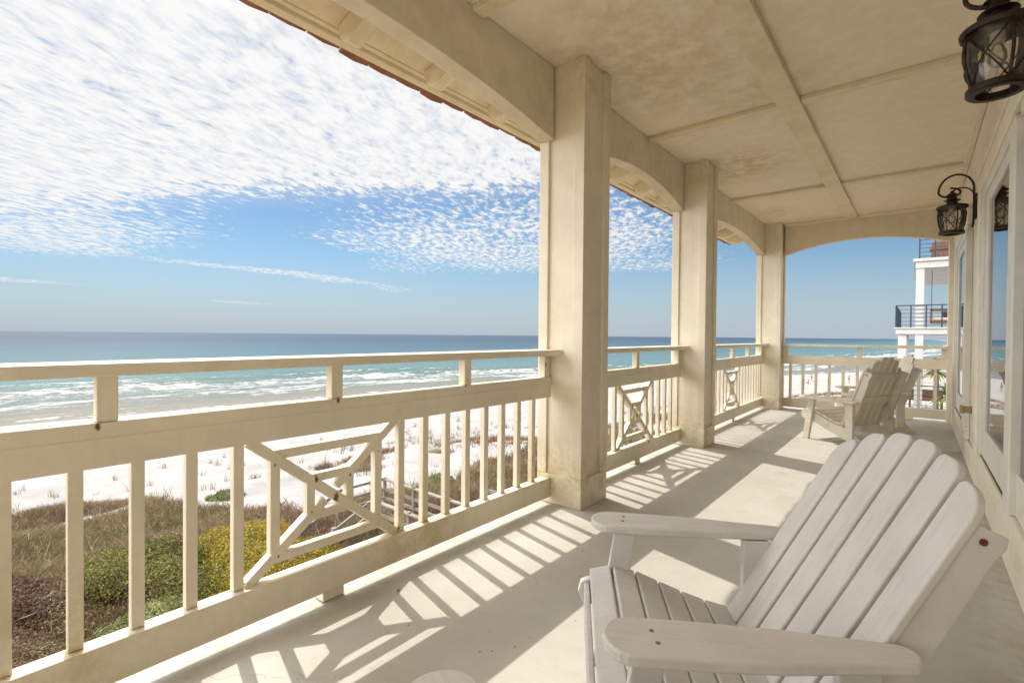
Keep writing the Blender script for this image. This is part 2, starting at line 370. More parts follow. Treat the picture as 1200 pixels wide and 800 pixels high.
def veg_density(x, y):
    b = np.interp(y, [-30, 0, 5.5, 7.0, 8.2, 10, 14, 20, 30, 45, 60, 90], [-35, -34, -31, -23, -16.6, -17.2, -17.3, -16.6, -17.5, -19, -17, -9])
    n = vnoise(x, y, 2.6, 5) * .6 + vnoise(x, y, .9, 6) * .4
    d = np.clip((x - b + (n - .5) * 6) / 2.0, 0, 1)
    patch = np.where(y > 22, np.clip((n - .50) * 5, 0, 1), np.clip((n - np.where(x < -24, .44, .14)) * 6, 0, 1))
    outer = np.where((x < b + 2) & (x > b - 11), np.clip((n - .66) * 6, 0, 1) * .5, 0)
    near = np.where((x > -13.5) & (y < 20), np.clip((n - .05) * 6, 0, 1), 0)
    return np.maximum(np.maximum(d * patch, outer), near)

def axis_pts(segs):
    out = []
    for a, b, st in segs: out += list(np.arange(a, b, st))
    return np.array(sorted(set(np.round(out, 3))))
gx = axis_pts([(-3000, -400, 400), (-400, -130, 20), (-130, -40, 1.6), (-40, -4, .28), (-4, 30, 2), (30, 200, 20), (200, 3001, 400)])
gy = axis_pts([(-3000, -200, 300), (-200, -20, 12), (-20, -3, 1.2), (-3, 28, .3), (28, 70, .9), (70, 260, 3), (260, 700, 20), (700, 9001, 600)])
X, Y = np.meshgrid(gx, gy); Z = terrain_z(X, Y); V = np.c_[X.ravel(), Y.ravel(), Z.ravel()]
ny, nx = X.shape; ii = np.arange(ny * nx).reshape(ny, nx)
F = np.c_[ii[:-1, :-1].ravel(), ii[:-1, 1:].ravel(), ii[1:, 1:].ravel(), ii[1:, :-1].ravel()]
vegA = veg_density(X, Y).ravel()
shd = (X - np.interp(Y, SY, SX)).ravel()
def sand_mat():
    M = bpy.data.materials.new('white_quartz_sand'); M.use_nodes = True; t = M.node_tree; N = NT(t); b = t.nodes['Principled BSDF']
    P = N.n('ShaderNodeNewGeometry').outputs['Position']; ve = N.n('ShaderNodeAttribute', attribute_name='veg').outputs['Fac']; sd = N.n('ShaderNodeAttribute', attribute_name='shore').outputs['Fac']
    f = N.noise(P, .35, 5, .6); f2 = N.noise(P, 4, 5, .7)
    col = N.mix(N.map(f, .35, .7), (0.335, .318, .309), (.27, .255, .244))
    col = N.mix(N.math('MULTIPLY', N.map(f2, .5, .75), .45), col, (.24, .22, .205))
    # vehicle tracks and raked wrack running along the beach
    tr = N.noise(N.mapping(P, (1.1, .02, 1), (0, 0, R(-4))), 1.0, 4, .6, .3)
    col = N.mix(N.math('MULTIPLY', N.map(tr, .58, .68), .45), col, (.25, .23, .21))
    wet = N.map(N.math('ADD', sd, N.math('MULTIPLY', N.math('SUBTRACT', N.noise(N.mapping(P, (.3, .08, 1)), 1.0, 3), .5), 10)), 1.0, 9.0, 1, 0)
    col = N.mix(wet, col, (.36, .325, .27))
    soil = N.mix(N.map(N.noise(P, 3, 4), .35, .65), (.16, .115, .08), (.30, .235, .17))
    lm = N.map(N.math('ADD', ve, N.math('MULTIPLY', N.math('SUBTRACT', N.noise(P, 2.2, 5, .7), .5), .9)), .25, .7)
    col = N.mix(lm, col, soil)
    N.put(b.inputs['Base Color'], col); N.put(b.inputs['Roughness'], N.map(wet, 0, 1, .95, .35)); b.inputs['Specular IOR Level'].default_value = .2
    bp = N.n('ShaderNodeBump'); bp.inputs['Strength'].default_value = .9; bp.inputs['Distance'].default_value = .12
    N.put(bp.inputs['Height'], N.math('ADD', N.noise(P, 1.6, 5, .65), N.math('MULTIPLY', N.noise(P, .45, 3), .8))); t.links.new(bp.outputs[0], b.inputs['Normal'])
    return M
beach = np_mesh('beach', V, F, sand_mat(), {'veg': vegA, 'shore': shd}, smooth=True)
tag(beach, 'white sand beach and low dunes below the porch', kind='structure')

def sea_mat():
    M = bpy.data.materials.new('gulf_water'); M.use_nodes = True; t = M.node_tree; N = NT(t); b = t.nodes['Principled BSDF']
    P = N.n('ShaderNodeNewGeometry').outputs['Position']; sd = N.n('ShaderNodeAttribute', attribute_name='off').outputs['Fac']
    wob = N.math('MULTIPLY', N.math('SUBTRACT', N.noise(N.mapping(P, (.02, .012, 1)), 1.0, 3), .5), 60)
    d = N.math('ADD', sd, N.math('MULTIPLY', wob, N.map(sd, 0, 120)))
    cr = N.n('ShaderNodeValToRGB'); e = cr.color_ramp
    stops = [(0.0, (.20, .17, .125)), (.028, (.155, .14, .105)), (.06, (.10, .125, .10)), (.14, (.062, .125, .12)), (.30, (.028, .085, .10)), (.55, (.014, .05, .085)), (1.0, (.006, .028, .058))]
    e.elements[0].position = 0; e.elements[0].color = stops[0][1] + (1,); e.elements[1].position = 1; e.elements[1].color = stops[-1][1] + (1,)
    for p, c in stops[1:-1]: x = e.elements.new(p); x.color = c + (1,)
    N.put(cr.inputs[0], N.math('POWER', N.math('DIVIDE', d, 900, clamp=True), .8))
    col = cr.outputs[0]
    # long swells, darker and paler bars
    sw = N.noise(N.mapping(P, (.09, .010, 1), (0, 0, R(4))), 1.0, 4, .55)
    col = N.mix(N.math('MULTIPLY', N.map(sw, .5, .7), .35), col, (.03, .085, .11))
    # foam
    al = N.noise(N.mapping(P, (.10, .035, 1)), 1.0, 4, .6); fine = N.noise(N.mapping(P, (.9, .45, 1)), 1.0, 6, .75); mid = N.noise(N.mapping(P, (.30, .11, 1)), 1.0, 5, .7)
    dd = N.math('ADD', sd, N.math('MULTIPLY', N.math('SUBTRACT', al, .5), 26))
    def band(c0, w0, w1, thr):
        up_ = N.map(dd, c0 - w0, c0 - w0 * .2); dn = N.map(dd, c0, c0 + w1, 1, 0)
        k = N.math('MULTIPLY', up_, dn)
        lace = N.math('ADD', N.math('MULTIPLY', fine, .55), N.math('MULTIPLY', mid, .45))
        return N.map(N.math('ADD', lace, N.math('MULTIPLY', k, .34)), thr, thr + .13)
    fo = band(46, 34, 4, .765)
    for a in ((26, 20, 3, .77), (66, 10, 2, .81), (3, 3.5, 3.0, .80), (100, 6, 2, .875)): fo = N.math('MAXIMUM', fo, band(*a))
    col = N.mix(fo, col, (.50, .495, .485))
    N.put(b.inputs['Base Color'], col); b.inputs['IOR'].default_value = 1.33; b.inputs['Specular IOR Level'].default_value = .21
    N.put(b.inputs['Roughness'], N.math('MAXIMUM', N.map(sd, 0, 400, .22, .34), N.math('MULTIPLY', fo, .9)))
    far = N.map(sd, 200, 3000, 1, .25)
    bp = N.n('ShaderNodeBump'); N.put(bp.inputs['Strength'], N.math('MULTIPLY', far, .9)); bp.inputs['Distance'].default_value = .55
    h = N.math('ADD', N.math('ADD', N.noise(N.mapping(P, (.5, .16, 1)), 1.0, 5, .6), N.math('MULTIPLY', N.noise(N.mapping(P, (.07, .022, 1)), 1.0, 3), 2.2)), N.math('MULTIPLY', fo, .5))
    N.put(bp.inputs['Height'], h); t.links.new(bp.outputs[0], b.inputs['Normal'])
    return M
sx_ = axis_pts([(-40000, -4000, 6000), (-4000, -600, 200), (-600, -180, 12), (-180, -20, 1.5), (-20, 60, 3), (60, 400, 30), (400, 3000, 500)])
sy_ = axis_pts([(-40000, -3000, 6000), (-3000, -200, 300), (-200, -20, 10), (-20, 140, 2.5), (140, 400, 5), (400, 1500, 40), (1500, 4000, 500), (4000, 40001, 6000)])
X, Y = np.meshgrid(sx_, sy_); off = np.interp(Y, SY, SX) - X
h = np.where((off > -5) & (off < 260), (vnoise(X + 0 * Y, Y * .25, 11, 8) - .5) * .5 * np.clip(off / 25, 0, 1), 0)
br = np.exp(-((off - 46 + (vnoise(X, Y * .3, 30, 4) - .5) * 20) / 3.0) ** 2) * .75 + np.exp(-((off - 68 + (vnoise(X, Y * .3, 30, 4) - .5) * 20) / 3.5) ** 2) * .6
Z = ZS + h + br; V = np.c_[X.ravel(), Y.ravel(), Z.ravel()]
ny, nx = X.shape; ii = np.arange(ny * nx).reshape(ny, nx)
F = np.c_[ii[:-1, :-1].ravel(), ii[:-1, 1:].ravel(), ii[1:, 1:].ravel(), ii[1:, :-1].ravel()]
sea = np_mesh('sea', V, F, sea_mat(), {'off': off.ravel()}, smooth=True)
tag(sea, 'turquoise sea with white breakers along the beach', kind='structure')

# ------------------------------------------------------------------ porch: floor, ceiling
Y0, Y1 = -4.4, 9.25
fl = MB().box(-2.17, .379, Y0, Y1, -.28, 0).build('porch_floor', M_floor, bevel=.012)
tag(fl, 'painted concrete floor of the porch with barred shadows', kind='structure')
ce = MB().box(-2.06, .50, Y0, 9.06, ZC, ZC + .03).build('porch_ceiling', M_ceil)
tag(ce, 'cream panelled ceiling of the porch', kind='structure')
MB().box(-.87, -.715, Y0, 8.945, ZC - .045, ZC - .001).build('long_batten', M_soff, ce, bevel=.004)
for y in (-3.1, -.65, 2.0, 4.30, 6.90):
    bt = MB(); bt.box(XB + .002, -.873, y - .045, y + .045, ZC - .034, ZC - .001); bt.box(-.712, .33, y - .045, y + .045, ZC - .034, ZC - .001)
    bt.build('cross_batten', M_soff, ce, bevel=.003)
MB().box(-1.69, .33, 8.90, 8.948, ZC - .04, ZC - .001).build('end_moulding', M_ceil, ce, bevel=.004)

# ------------------------------------------------------------------ columns
def column(x0, x1, y0, y1, label):
    r = empty('porch_column', ((x0 + x1) / 2, (y0 + y1) / 2, 0), label=label, cat='column', group='square cream columns of the porch')
    cx, cy = (x0 + x1) / 2, (y0 + y1) / 2; hx, hy = (x1 - x0) / 2, (y1 - y0) / 2; i = .020; w = .076
    MB().box(-hx + i, hx - i, -hy + i, hy - i, .196, ZC - .002).build('shaft', M_cream, r)
    for sx in (-1, 1):
        for sy in (-1, 1):
            xa, xb = sorted((sx * hx, sx * (hx - w))); ya, yb = sorted((sy * hy, sy * (hy - w)))
            MB().box(xa, xb, ya, yb, .2, ZC - .003).build('corner_trim', M_cream, r, bevel=.004)
    MB().box(-hx, hx, -hy, hy, .001, .199).build('base', M_cream, r, bevel=.004)
    return r
YC = [(-4.4, -4.06), (-.834, -.487), (2.756, 3.103), (5.156, 5.511), (8.732, 9.08)]
rear_column = column(-2.052, XC, *YC[1], 'square cream column behind the camera at the start of the long railing')
column(-2.052, XC, *YC[2], 'large foreground square cream column between the long railing and the short railing')
column(-2.052, XC, *YC[3], 'middle square cream column, between the short railing and the farther one')
column(-2.052, XC, *YC[4], 'farthest square cream column, at the corner of the two far railings')

# ------------------------------------------------------------------ arched beams
def arch_poly(a, b, zs, rise, zt, n=28):
    c = (a + b) / 2; hw = (b - a) / 2
    rad = (hw * hw + rise * rise) / (2 * rise); pts = []
    for k in range(n + 1):
        t = a + (b - a) * k / n
        pts.append((t, zs + math.sqrt(rad * rad - (t - c) ** 2) - (rad - rise)))
    return pts + [(b, zt), (a, zt)]
def arched_beam(a, b, label, along='y', c0=0, c1=0):
    mb = MB()
    if along == 'y': mb.prism(arch_poly(a, b, 2.488, .158, ZC - .002), 0, -2.05, XB)
    else: mb.prism(arch_poly(a, b, 2.49, .165, ZC - .002), 1, c0, c1)
    o = mb.build('arched_beam', M_beam, bevel=.004)
    return tag(o, label, 'beam', 'arched beams of the porch')
rear_beam = arched_beam(-4.06, -.836, 'cream arched beam behind the camera')
arched_beam(-.485, 2.754, 'nearest and longest cream arched beam, above the long railing')
arched_beam(3.105, 5.154, 'short cream arched beam between the foreground and middle columns')
arched_beam(5.513, 8.730, 'cream arched beam between the middle and the farthest column')
arched_beam(XC + .002, .318, 'cream arched beam across the far end of the porch, crosswise', 'x', 8.95, 9.07)

# ------------------------------------------------------------------ railings
def railing(length, posts, bal, xbox, feet, label, name_loc, rz, end_post=True, rails_ext=(0, 0)):
    """local: x along the railing (0 = centre), +y outwards (away from the porch); inner face at y=0"""
    r = empty('porch_railing', name_loc, rz, label=label, cat='railing', group='cream railings of the porch')
    h = length / 2 - .003; E = .0035
    MB().box(-h - rails_ext[0], h + rails_ext[1], -.072, .125, 1.016, 1.055).build('top_rail', M_cream, r, bevel=E)
    MB().prism([(0, .730), (.026, .730), (.026, .822), (.066, .822), (.066, .868), (.003, .868), (.003, .8215), (0, .820)], 0, -h, h).build('middle_rail', M_cream, r, bevel=.002)
    MB().prism([(0, .042), (.022, .042), (.022, .122), (.066, .122), (.066, .174), (0, .174)], 0, -h, h).build('bottom_rail', M_cream, r, bevel=E)
    for p in posts: MB().box(p - .027, p + .027, .008, .056, .869, 1.015).build('post', M_cream, r, bevel=E)
    for p in bal: MB().box(p - .0185, p + .0185, .029, .063, .175, .821).build('baluster', M_cream, r, bevel=.0025)
    if xbox:
        a, b = xbox; c = (a + b) / 2; zc = .456; hx = (b - a) / 2; hz = .278
        t = empty('lattice_panel', (0, 0, 0)); t.parent = r
        y0 = .046
        MB().bar((a + .012, y0, zc + hz), (b - .012, y0, zc - hz), .040, .044, (0, 1, 0)).build('diagonal', M_cream, t, bevel=.002)
        for s in (1, -1):   # the second diagonal is halved round the first
            MB().bar((c + s * (hx - .012), y0, zc + s * hz), (c + s * .026, y0, zc + s * .024), .038, .042, (0, 1, 0)).build('diagonal', M_cream, t, bevel=.002)
        for kx, kz, wd in ((.68, .75, .038), (.26, .29, .036)):
            x_, z_ = hx * kx, hz * kz
            for s in (1, -1):
                MB().box(c - hx * kz + .004, c + hx * kz - .004, y0 - .017, y0 + .017, zc + s * z_ - wd / 2, zc + s * z_ + wd / 2).build('lattice_bar', M_cream, t, bevel=.002)
                MB().box(c + s * x_ - wd / 2, c + s * x_ + wd / 2, y0 - .018, y0 + .018, zc - hz * kx + .006, zc + hz * kx - .006).build('lattice_bar', M_cream, t, bevel=.002)
    for p in feet: MB().box(p - .05, p + .05, .004, .075, .001, .041).build('foot_block', M_cream, r, bevel=.004)
    return r
def baypos(hw, n): return [s * (.378 + .155 * k) for k in range(n) for s in (1, -1) if .378 + .155 * k < hw - .03]
RZ = math.pi / 2   # local x -> +y, local +y -> -x
def bay(c, ya, yb, label, n, posts):
    hw = (yb - ya) / 2
    return railing(yb - ya, posts, baypos(hw, n), (-.356, .356), (0,), label, (XB, c, 0), RZ, rails_ext=(.0, .03))
bay(1.135, -.487, 2.756, 'longest cream railing, nearest the camera, left of the foreground column', 9, (-1.56, -.77, .015, .82, 1.58))
bay(4.13, 3.103, 5.156, 'short cream railing between the foreground column and the middle column', 5, (-.985, 0, .985))
bay(7.122, 5.511, 8.732, 'cream railing between the middle column and the farthest column', 9, (-1.57, -.79, 0, .79, 1.57))
railing(1.69 + .318, (-.96, .01, .965), [-.9 + .178 * k for k in range(11)], None, (-.6, .6), 'cream crosswise railing closing the far end of the porch', ((XC + .318) / 2, 8.955, 0), 0)

# ------------------------------------------------------------------ house: wall, doors, eave
XW = .380
house = empty('beach_house', (1.5, 2, 0), label='cream beach house whose wall with glass doors lines the porch, with its tiled roof eave', cat='house')
def hp(mb, name, material, bevel=.0, par=None):
    o = mb.build(name, material, None, bevel=bevel); o.parent = par or house; o.matrix_parent_inverse = Matrix.Translation(-Vector(house.location)) if not par else Matrix.Identity(4)
    return o
hp(MB().box(XW, .62, Y0, 9.25, 0, ZC - .001), 'wall', M_wall)
hp(MB().box(.312, XW - .001, 8.90, 9.20, .0, ZC - .002), 'pilaster', M_cream, .004)
hp(MB().box(.330, XW - .002, Y0, 8.89, ZC - .055, ZC - .002), 'crown_moulding', M_wall, .006)
hp(MB().box(.356, XW - .002, Y0, 8.89, .001, .215), 'base_board', M_wall, .008)
lw = MB().box(-1.95, 9, Y0, 9.1, -9, -.285); hp(lw, 'lower_wall', M_wall)
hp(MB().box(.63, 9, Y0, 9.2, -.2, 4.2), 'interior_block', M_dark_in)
for o_ in (rear_column, rear_beam):          # out of the picture: plain parts of the house
    for k_ in ('label', 'category', 'group'): del o_[k_]
    o_.parent = house; o_.matrix_parent_inverse = Matrix.Translation(-Vector(house.location))
def door_unit(p0, p1, g1, near):
    """mullion p0..p1, glazed leaf p1..g1, then stile, frame and casing; the same mirrored on the near side"""
    d = empty('glass_door', (0, 0, 0)); d.parent = house; d.matrix_parent_inverse = Matrix.Translation(-Vector(house.location))
    zt, zb = 2.09, .535; F = XW - .001
    MB().box(.330, F, p0, p1, .337, 2.172).build('mullion', M_doorw, d, bevel=.006)
    ends = [(p1, g1, 1)] + ([(p0, p0 - (g1 - p1), -1)] if near else [])
    sp0 = min(e[1] + e[2] * .62 for e in ends) if near else p0; sp1 = g1 + .62
    for (a, b, sg) in ends:
        lo, hi = min(a, b), max(a, b)
        st = sorted((b, b + sg * .2)); lf = MB(); lf.box(.356, F, st[0], st[1], .338, 2.172)
        lf.box(.357, F, lo + .001, hi - .001, .338, zb); lf.box(.357, F, lo + .001, hi - .001, zt, 2.172)
        L = lf.build('door_leaf', M_doorw, d, bevel=.004)
        MB().box(.369, F, lo + .001, hi - .001, zb + .001, zt - .001).build('glass', M_pane, L)
        fr = sorted((b + sg * .2, b + sg * .38)); MB().box(.347, F, fr[0] + .001, fr[1], .337, 2.245).build('frame', M_doorw, d, bevel=.005)
        cs = sorted((b + sg * .381, b + sg * .60)); MB().box(.337, F, cs[0], cs[1], .22, 2.37).build('casing', M_cream, d, bevel=.006)
        MB().box(.347, F, lo - .0 if sg > 0 else lo - .2, hi + .2 if sg > 0 else hi, 2.174, 2.246).build('frame', M_doorw, d, bevel=.004)
    MB().box(.338, F, sp0 + (.24 if near else 0), sp1 - .24, 2.248, 2.37).build('casing', M_cream, d, bevel=.006)
    MB().box(.330, F, sp0 - .02, sp1 + .01, 2.372, 2.405).build('casing_cap', M_cream, d, bevel=.004)
    sl_ = MB(); sl_.box(.336, F, sp0 + (.24 if near else 0), sp1 - .245, .300, .335); sl_.box(.346, F, sp0 + (.24 if near else 0), sp1 - .245, .222, .299); sl_.build('sill', M_cream, d, bevel=.005)
    MB().box(.350, F, p1 + .002, g1 + .19, .3355, .3375).build('track', M_bronze, d)
door_unit(3.21, 3.39, 4.60, True)
door_unit(6.19, 6.36, 7.70, False)
lt = MB(); lt.box(.32, XW - .001, 5.98, 6.02, .49, .55); lt.box(.300, .325, 5.96, 6.04, .485, .555); hp(lt, 'door_stop', M_steel, .005)
# roof, eave
XE, ZE = -2.79, 2.872
def roofz(x): return ZE + .05 + (x - XE) * .30
rf = MB(); rf.add([(XE + .03, Y0 - .5, roofz(XE + .03) + .002), (3.5, Y0 - .5, roofz(3.5)), (3.5, 9.75, roofz(3.5)), (XE + .03, 9.75, roofz(XE + .03) + .002),
                   (XE + .03, Y0 - .5, roofz(XE + .03) + .05), (3.5, Y0 - .5, roofz(3.5) + .05), (3.5, 9.75, roofz(3.5) + .05), (XE + .03, 9.75, roofz(XE + .03) + .05)],
                  [(0, 3, 2, 1), (4, 5, 6, 7), (0, 1, 5, 4), (1, 2, 6, 5), (2, 3, 7, 6), (3, 0, 4, 7)])
roof = hp(rf, 'roof', M_soff)
tl = MB(); y = Y0 - .5
while y < 9.7:
    dz = random.uniform(-.006, .006); dx = random.uniform(-.022, .012); n = 7
    for row in range(2):
        xa = XE + dx + row * .33; xb = xa + .40
        for k in range(n):
            a0, a1 = math.pi * k / n, math.pi * (k + 1) / n
            pts = []
            for (xx, rr) in ((xa, .098), (xb, .082)):
                for aa in (a0, a1): pts.append((xx, y + .1 - rr * math.cos(aa), roofz(xx) + .028 + row * .018 + dz + rr * .75 * math.sin(aa)))
            for (xx, rr) in ((xa, .082), (xb, .066)):
                for aa in (a0, a1): pts.append((xx, y + .1 - rr * math.cos(aa), roofz(xx) + .028 + row * .018 + dz + rr * .75 * math.sin(aa)))
            tl.add(pts, [(0, 1, 3, 2), (4, 6, 7, 5), (0, 4, 5, 1), (2, 3, 7, 6)])
    # pan tile between the covers, drooping a little below the deck edge
    xa = XE + random.uniform(-.014, .010); zz = roofz(xa) + dz; dr = random.uniform(.014, .032)
    tl.add([(xa, y + .105, zz), (xa, y + .312, zz), (xa + .05, y + .312, zz + .015), (xa + .05, y + .105, zz + .015),
            (xa, y + .105, zz - dr * .6), (xa, y + .312, zz - dr * .6), (xa + .05, y + .312, zz), (xa + .05, y + .105, zz), (xa, y + .208, zz - dr), (xa + .05, y + .208, zz - dr * .4)],
           [(0, 1, 2, 3), (0, 4, 8, 5, 1), (4, 7, 9, 8), (8, 9, 6, 5), (1, 5, 6, 2), (0, 3, 7, 4), (3, 2, 6, 9, 7)])
    y += .215
hp(tl, 'roof_tiles', M_tile, par=None)
def slab(x0, x1, t, drop):
    return [(x0, roofz(x0) - drop - t), (x1, roofz(x1) - drop - t), (x1, roofz(x1) - drop), (x0, roofz(x0) - drop)]
hp(MB().prism(slab(XE + .060, XE + .105, .045, .004), 1, Y0 - .48, 9.73), 'eave_fascia', M_soff, .004)
hp(MB().prism(slab(XE + .107, XE + .135, .022, .004), 1, Y0 - .48, 9.73), 'eave_moulding', M_soff, .004)
hp(MB().prism(slab(XE + .135, XB + .4, .010, .004), 1, Y0 - .48, 9.73), 'soffit', M_soff)
hp(MB().box(-2.045, -1.99, Y0, 9.06, ZC, 3.22), 'frieze_board', M_soff)
for k in range(-9, 13):
    yy = 1.60 + .645 * k
    x0 = XE + .15; x1 = -2.051; ctr = x0 + .075; pr = []
    dpt = .125
    for a in range(9):
        th = math.pi / 2 * a / 8
        pass
    pr = [(x0 + .11 * (1 - math.cos(math.pi / 2 * a / 8)), roofz(x0) - .017 - dpt * math.sin(math.pi / 2 * a / 8)) for a in range(9)]
    pr += [(x1, roofz(x1) - .017 - dpt - .01), (x1, roofz(x1) - .017)]
    hp(MB().prism(pr, 1, yy - .045, yy + .045), 'rafter_tail', M_soff, .004)

# ------------------------------------------------------------------ wall lanterns
def lantern(loc, label):
    """origin on the wall behind the lamp, local x=0 wall plane, lamp hangs at x=-.165; z absolute"""
    r = empty('wall_lantern', loc, label=label, cat='lantern', group='bronze lanterns on the porch wall')
    cx = -.165
    bp = MB(); bp.box(-.018, -.002, -.045, .045, 2.20, 2.42); bp.build('back_plate', M_bronze, r, bevel=.008)
    pts = [(-.03, 0, 2.13), (-.024, 0, 2.16), (-.022, 0, 2.28), (-.022, 0, 2.44)]
    for k in range(1, 13):
        a = math.pi * k / 12; pts.append((-.022 - .118 * (1 - math.cos(a)), 0, 2.47 + .14 * math.sin(a)))
    for k in range(1, 27):   # inward curl
        a = math.pi * (1 + k * 1.35 / 26); rr = .118 * (1 - .021 * k); c_ = -.022 - .118 - .118 + rr
        pts.append((c_ + rr * math.cos(a), 0, 2.47 + rr * .55 * math.sin(a)))
    sc = MB().tube(pts, .0085, 10)
    sc2 = []
    for k in range(10):
        a = math.pi * (.05 + .75 * k / 9); sc2.append((-.022 - .085 * (1 - math.cos(a)), 0, 2.40 + .09 * math.sin(a)))
    sc.tube(sc2, .006, 8); sc.build('scroll_bracket', M_bronze, r, smooth=True)
    cap = MB().lathe([(.0, 2.475), (.012, 2.47), (.016, 2.455), (.030, 2.445), (.045, 2.43), (.030, 2.425), (.034, 2.40), (.056, 2.39), (.060, 2.384), (.036, 2.38), (.040, 2.355), (.075, 2.345), (.108, 2.334), (.112, 2.326), (.108, 2.312), (.100, 2.312), (.098, 2.322), (.0, 2.324)], cx, 0, 32)
    cap.build('cap', M_bronze, r, smooth=True).modifiers.new('edge', 'EDGE_SPLIT').split_angle = R(35)
    MB().lathe([(.085, 2.315), (.090, 2.27), (.088, 2.21), (.080, 2.15), (.072, 2.112)], cx, 0, 32).build('glass', M_lglass, r, smooth=True)
    cg = MB()
    rad = lambda t: .088 + .012 * math.sin(math.pi * min(1, t * 1.15)) - .014 * t
    for k in range(4):
        a0 = 2 * math.pi * k / 4 + .35
        cg.tube([(cx + (rad(t) + .006) * math.cos(a0), (rad(t) + .006) * math.sin(a0), 2.318 - .212 * t) for t in np.linspace(0, 1, 9)], .0058, 6)
        for sgn in (1, -1):
            cg.tube([(cx + (rad(t) + .004) * math.cos(a0 + (t if sgn > 0 else 1 - t) * math.pi / 2), (rad(t) + .004) * math.sin(a0 + (t if sgn > 0 else 1 - t) * math.pi / 2), 2.316 - .208 * t) for t in np.linspace(0, 1, 9)], .0034, 6)
    cg.build('cage', M_bronze, r, smooth=True)
    MB().lathe([(.064, 2.112), (.084, 2.114), (.090, 2.108), (.090, 2.090), (.084, 2.084), (.062, 2.084), (.060, 2.098), (.064, 2.112)], cx, 0, 32).build('bottom_ring', M_bronze, r, smooth=True).modifiers.new('edge', 'EDGE_SPLIT').split_angle = R(35)
    MB().lathe([(.0, 2.31), (.022, 2.31), (.022, 2.275), (.016, 2.27), (.0, 2.27)], cx, 0, 16).build('socket', M_beige, r)
    MB().lathe([(.010, 2.271), (.026, 2.235), (.028, 2.21), (.018, 2.185), (.0, 2.178)], cx, 0, 16).build('bulb', M_lglass, r, smooth=True)
    return r
L1 = lantern((XW, 2.60, .0), 'nearest bronze caged lantern, cut off by the top right corner of the photo')
L2 = copy_tree(L1); L2.location = (XW, 5.86, .0); L2['label'] = 'farther bronze caged lantern on its scroll bracket, between the two glass doors'

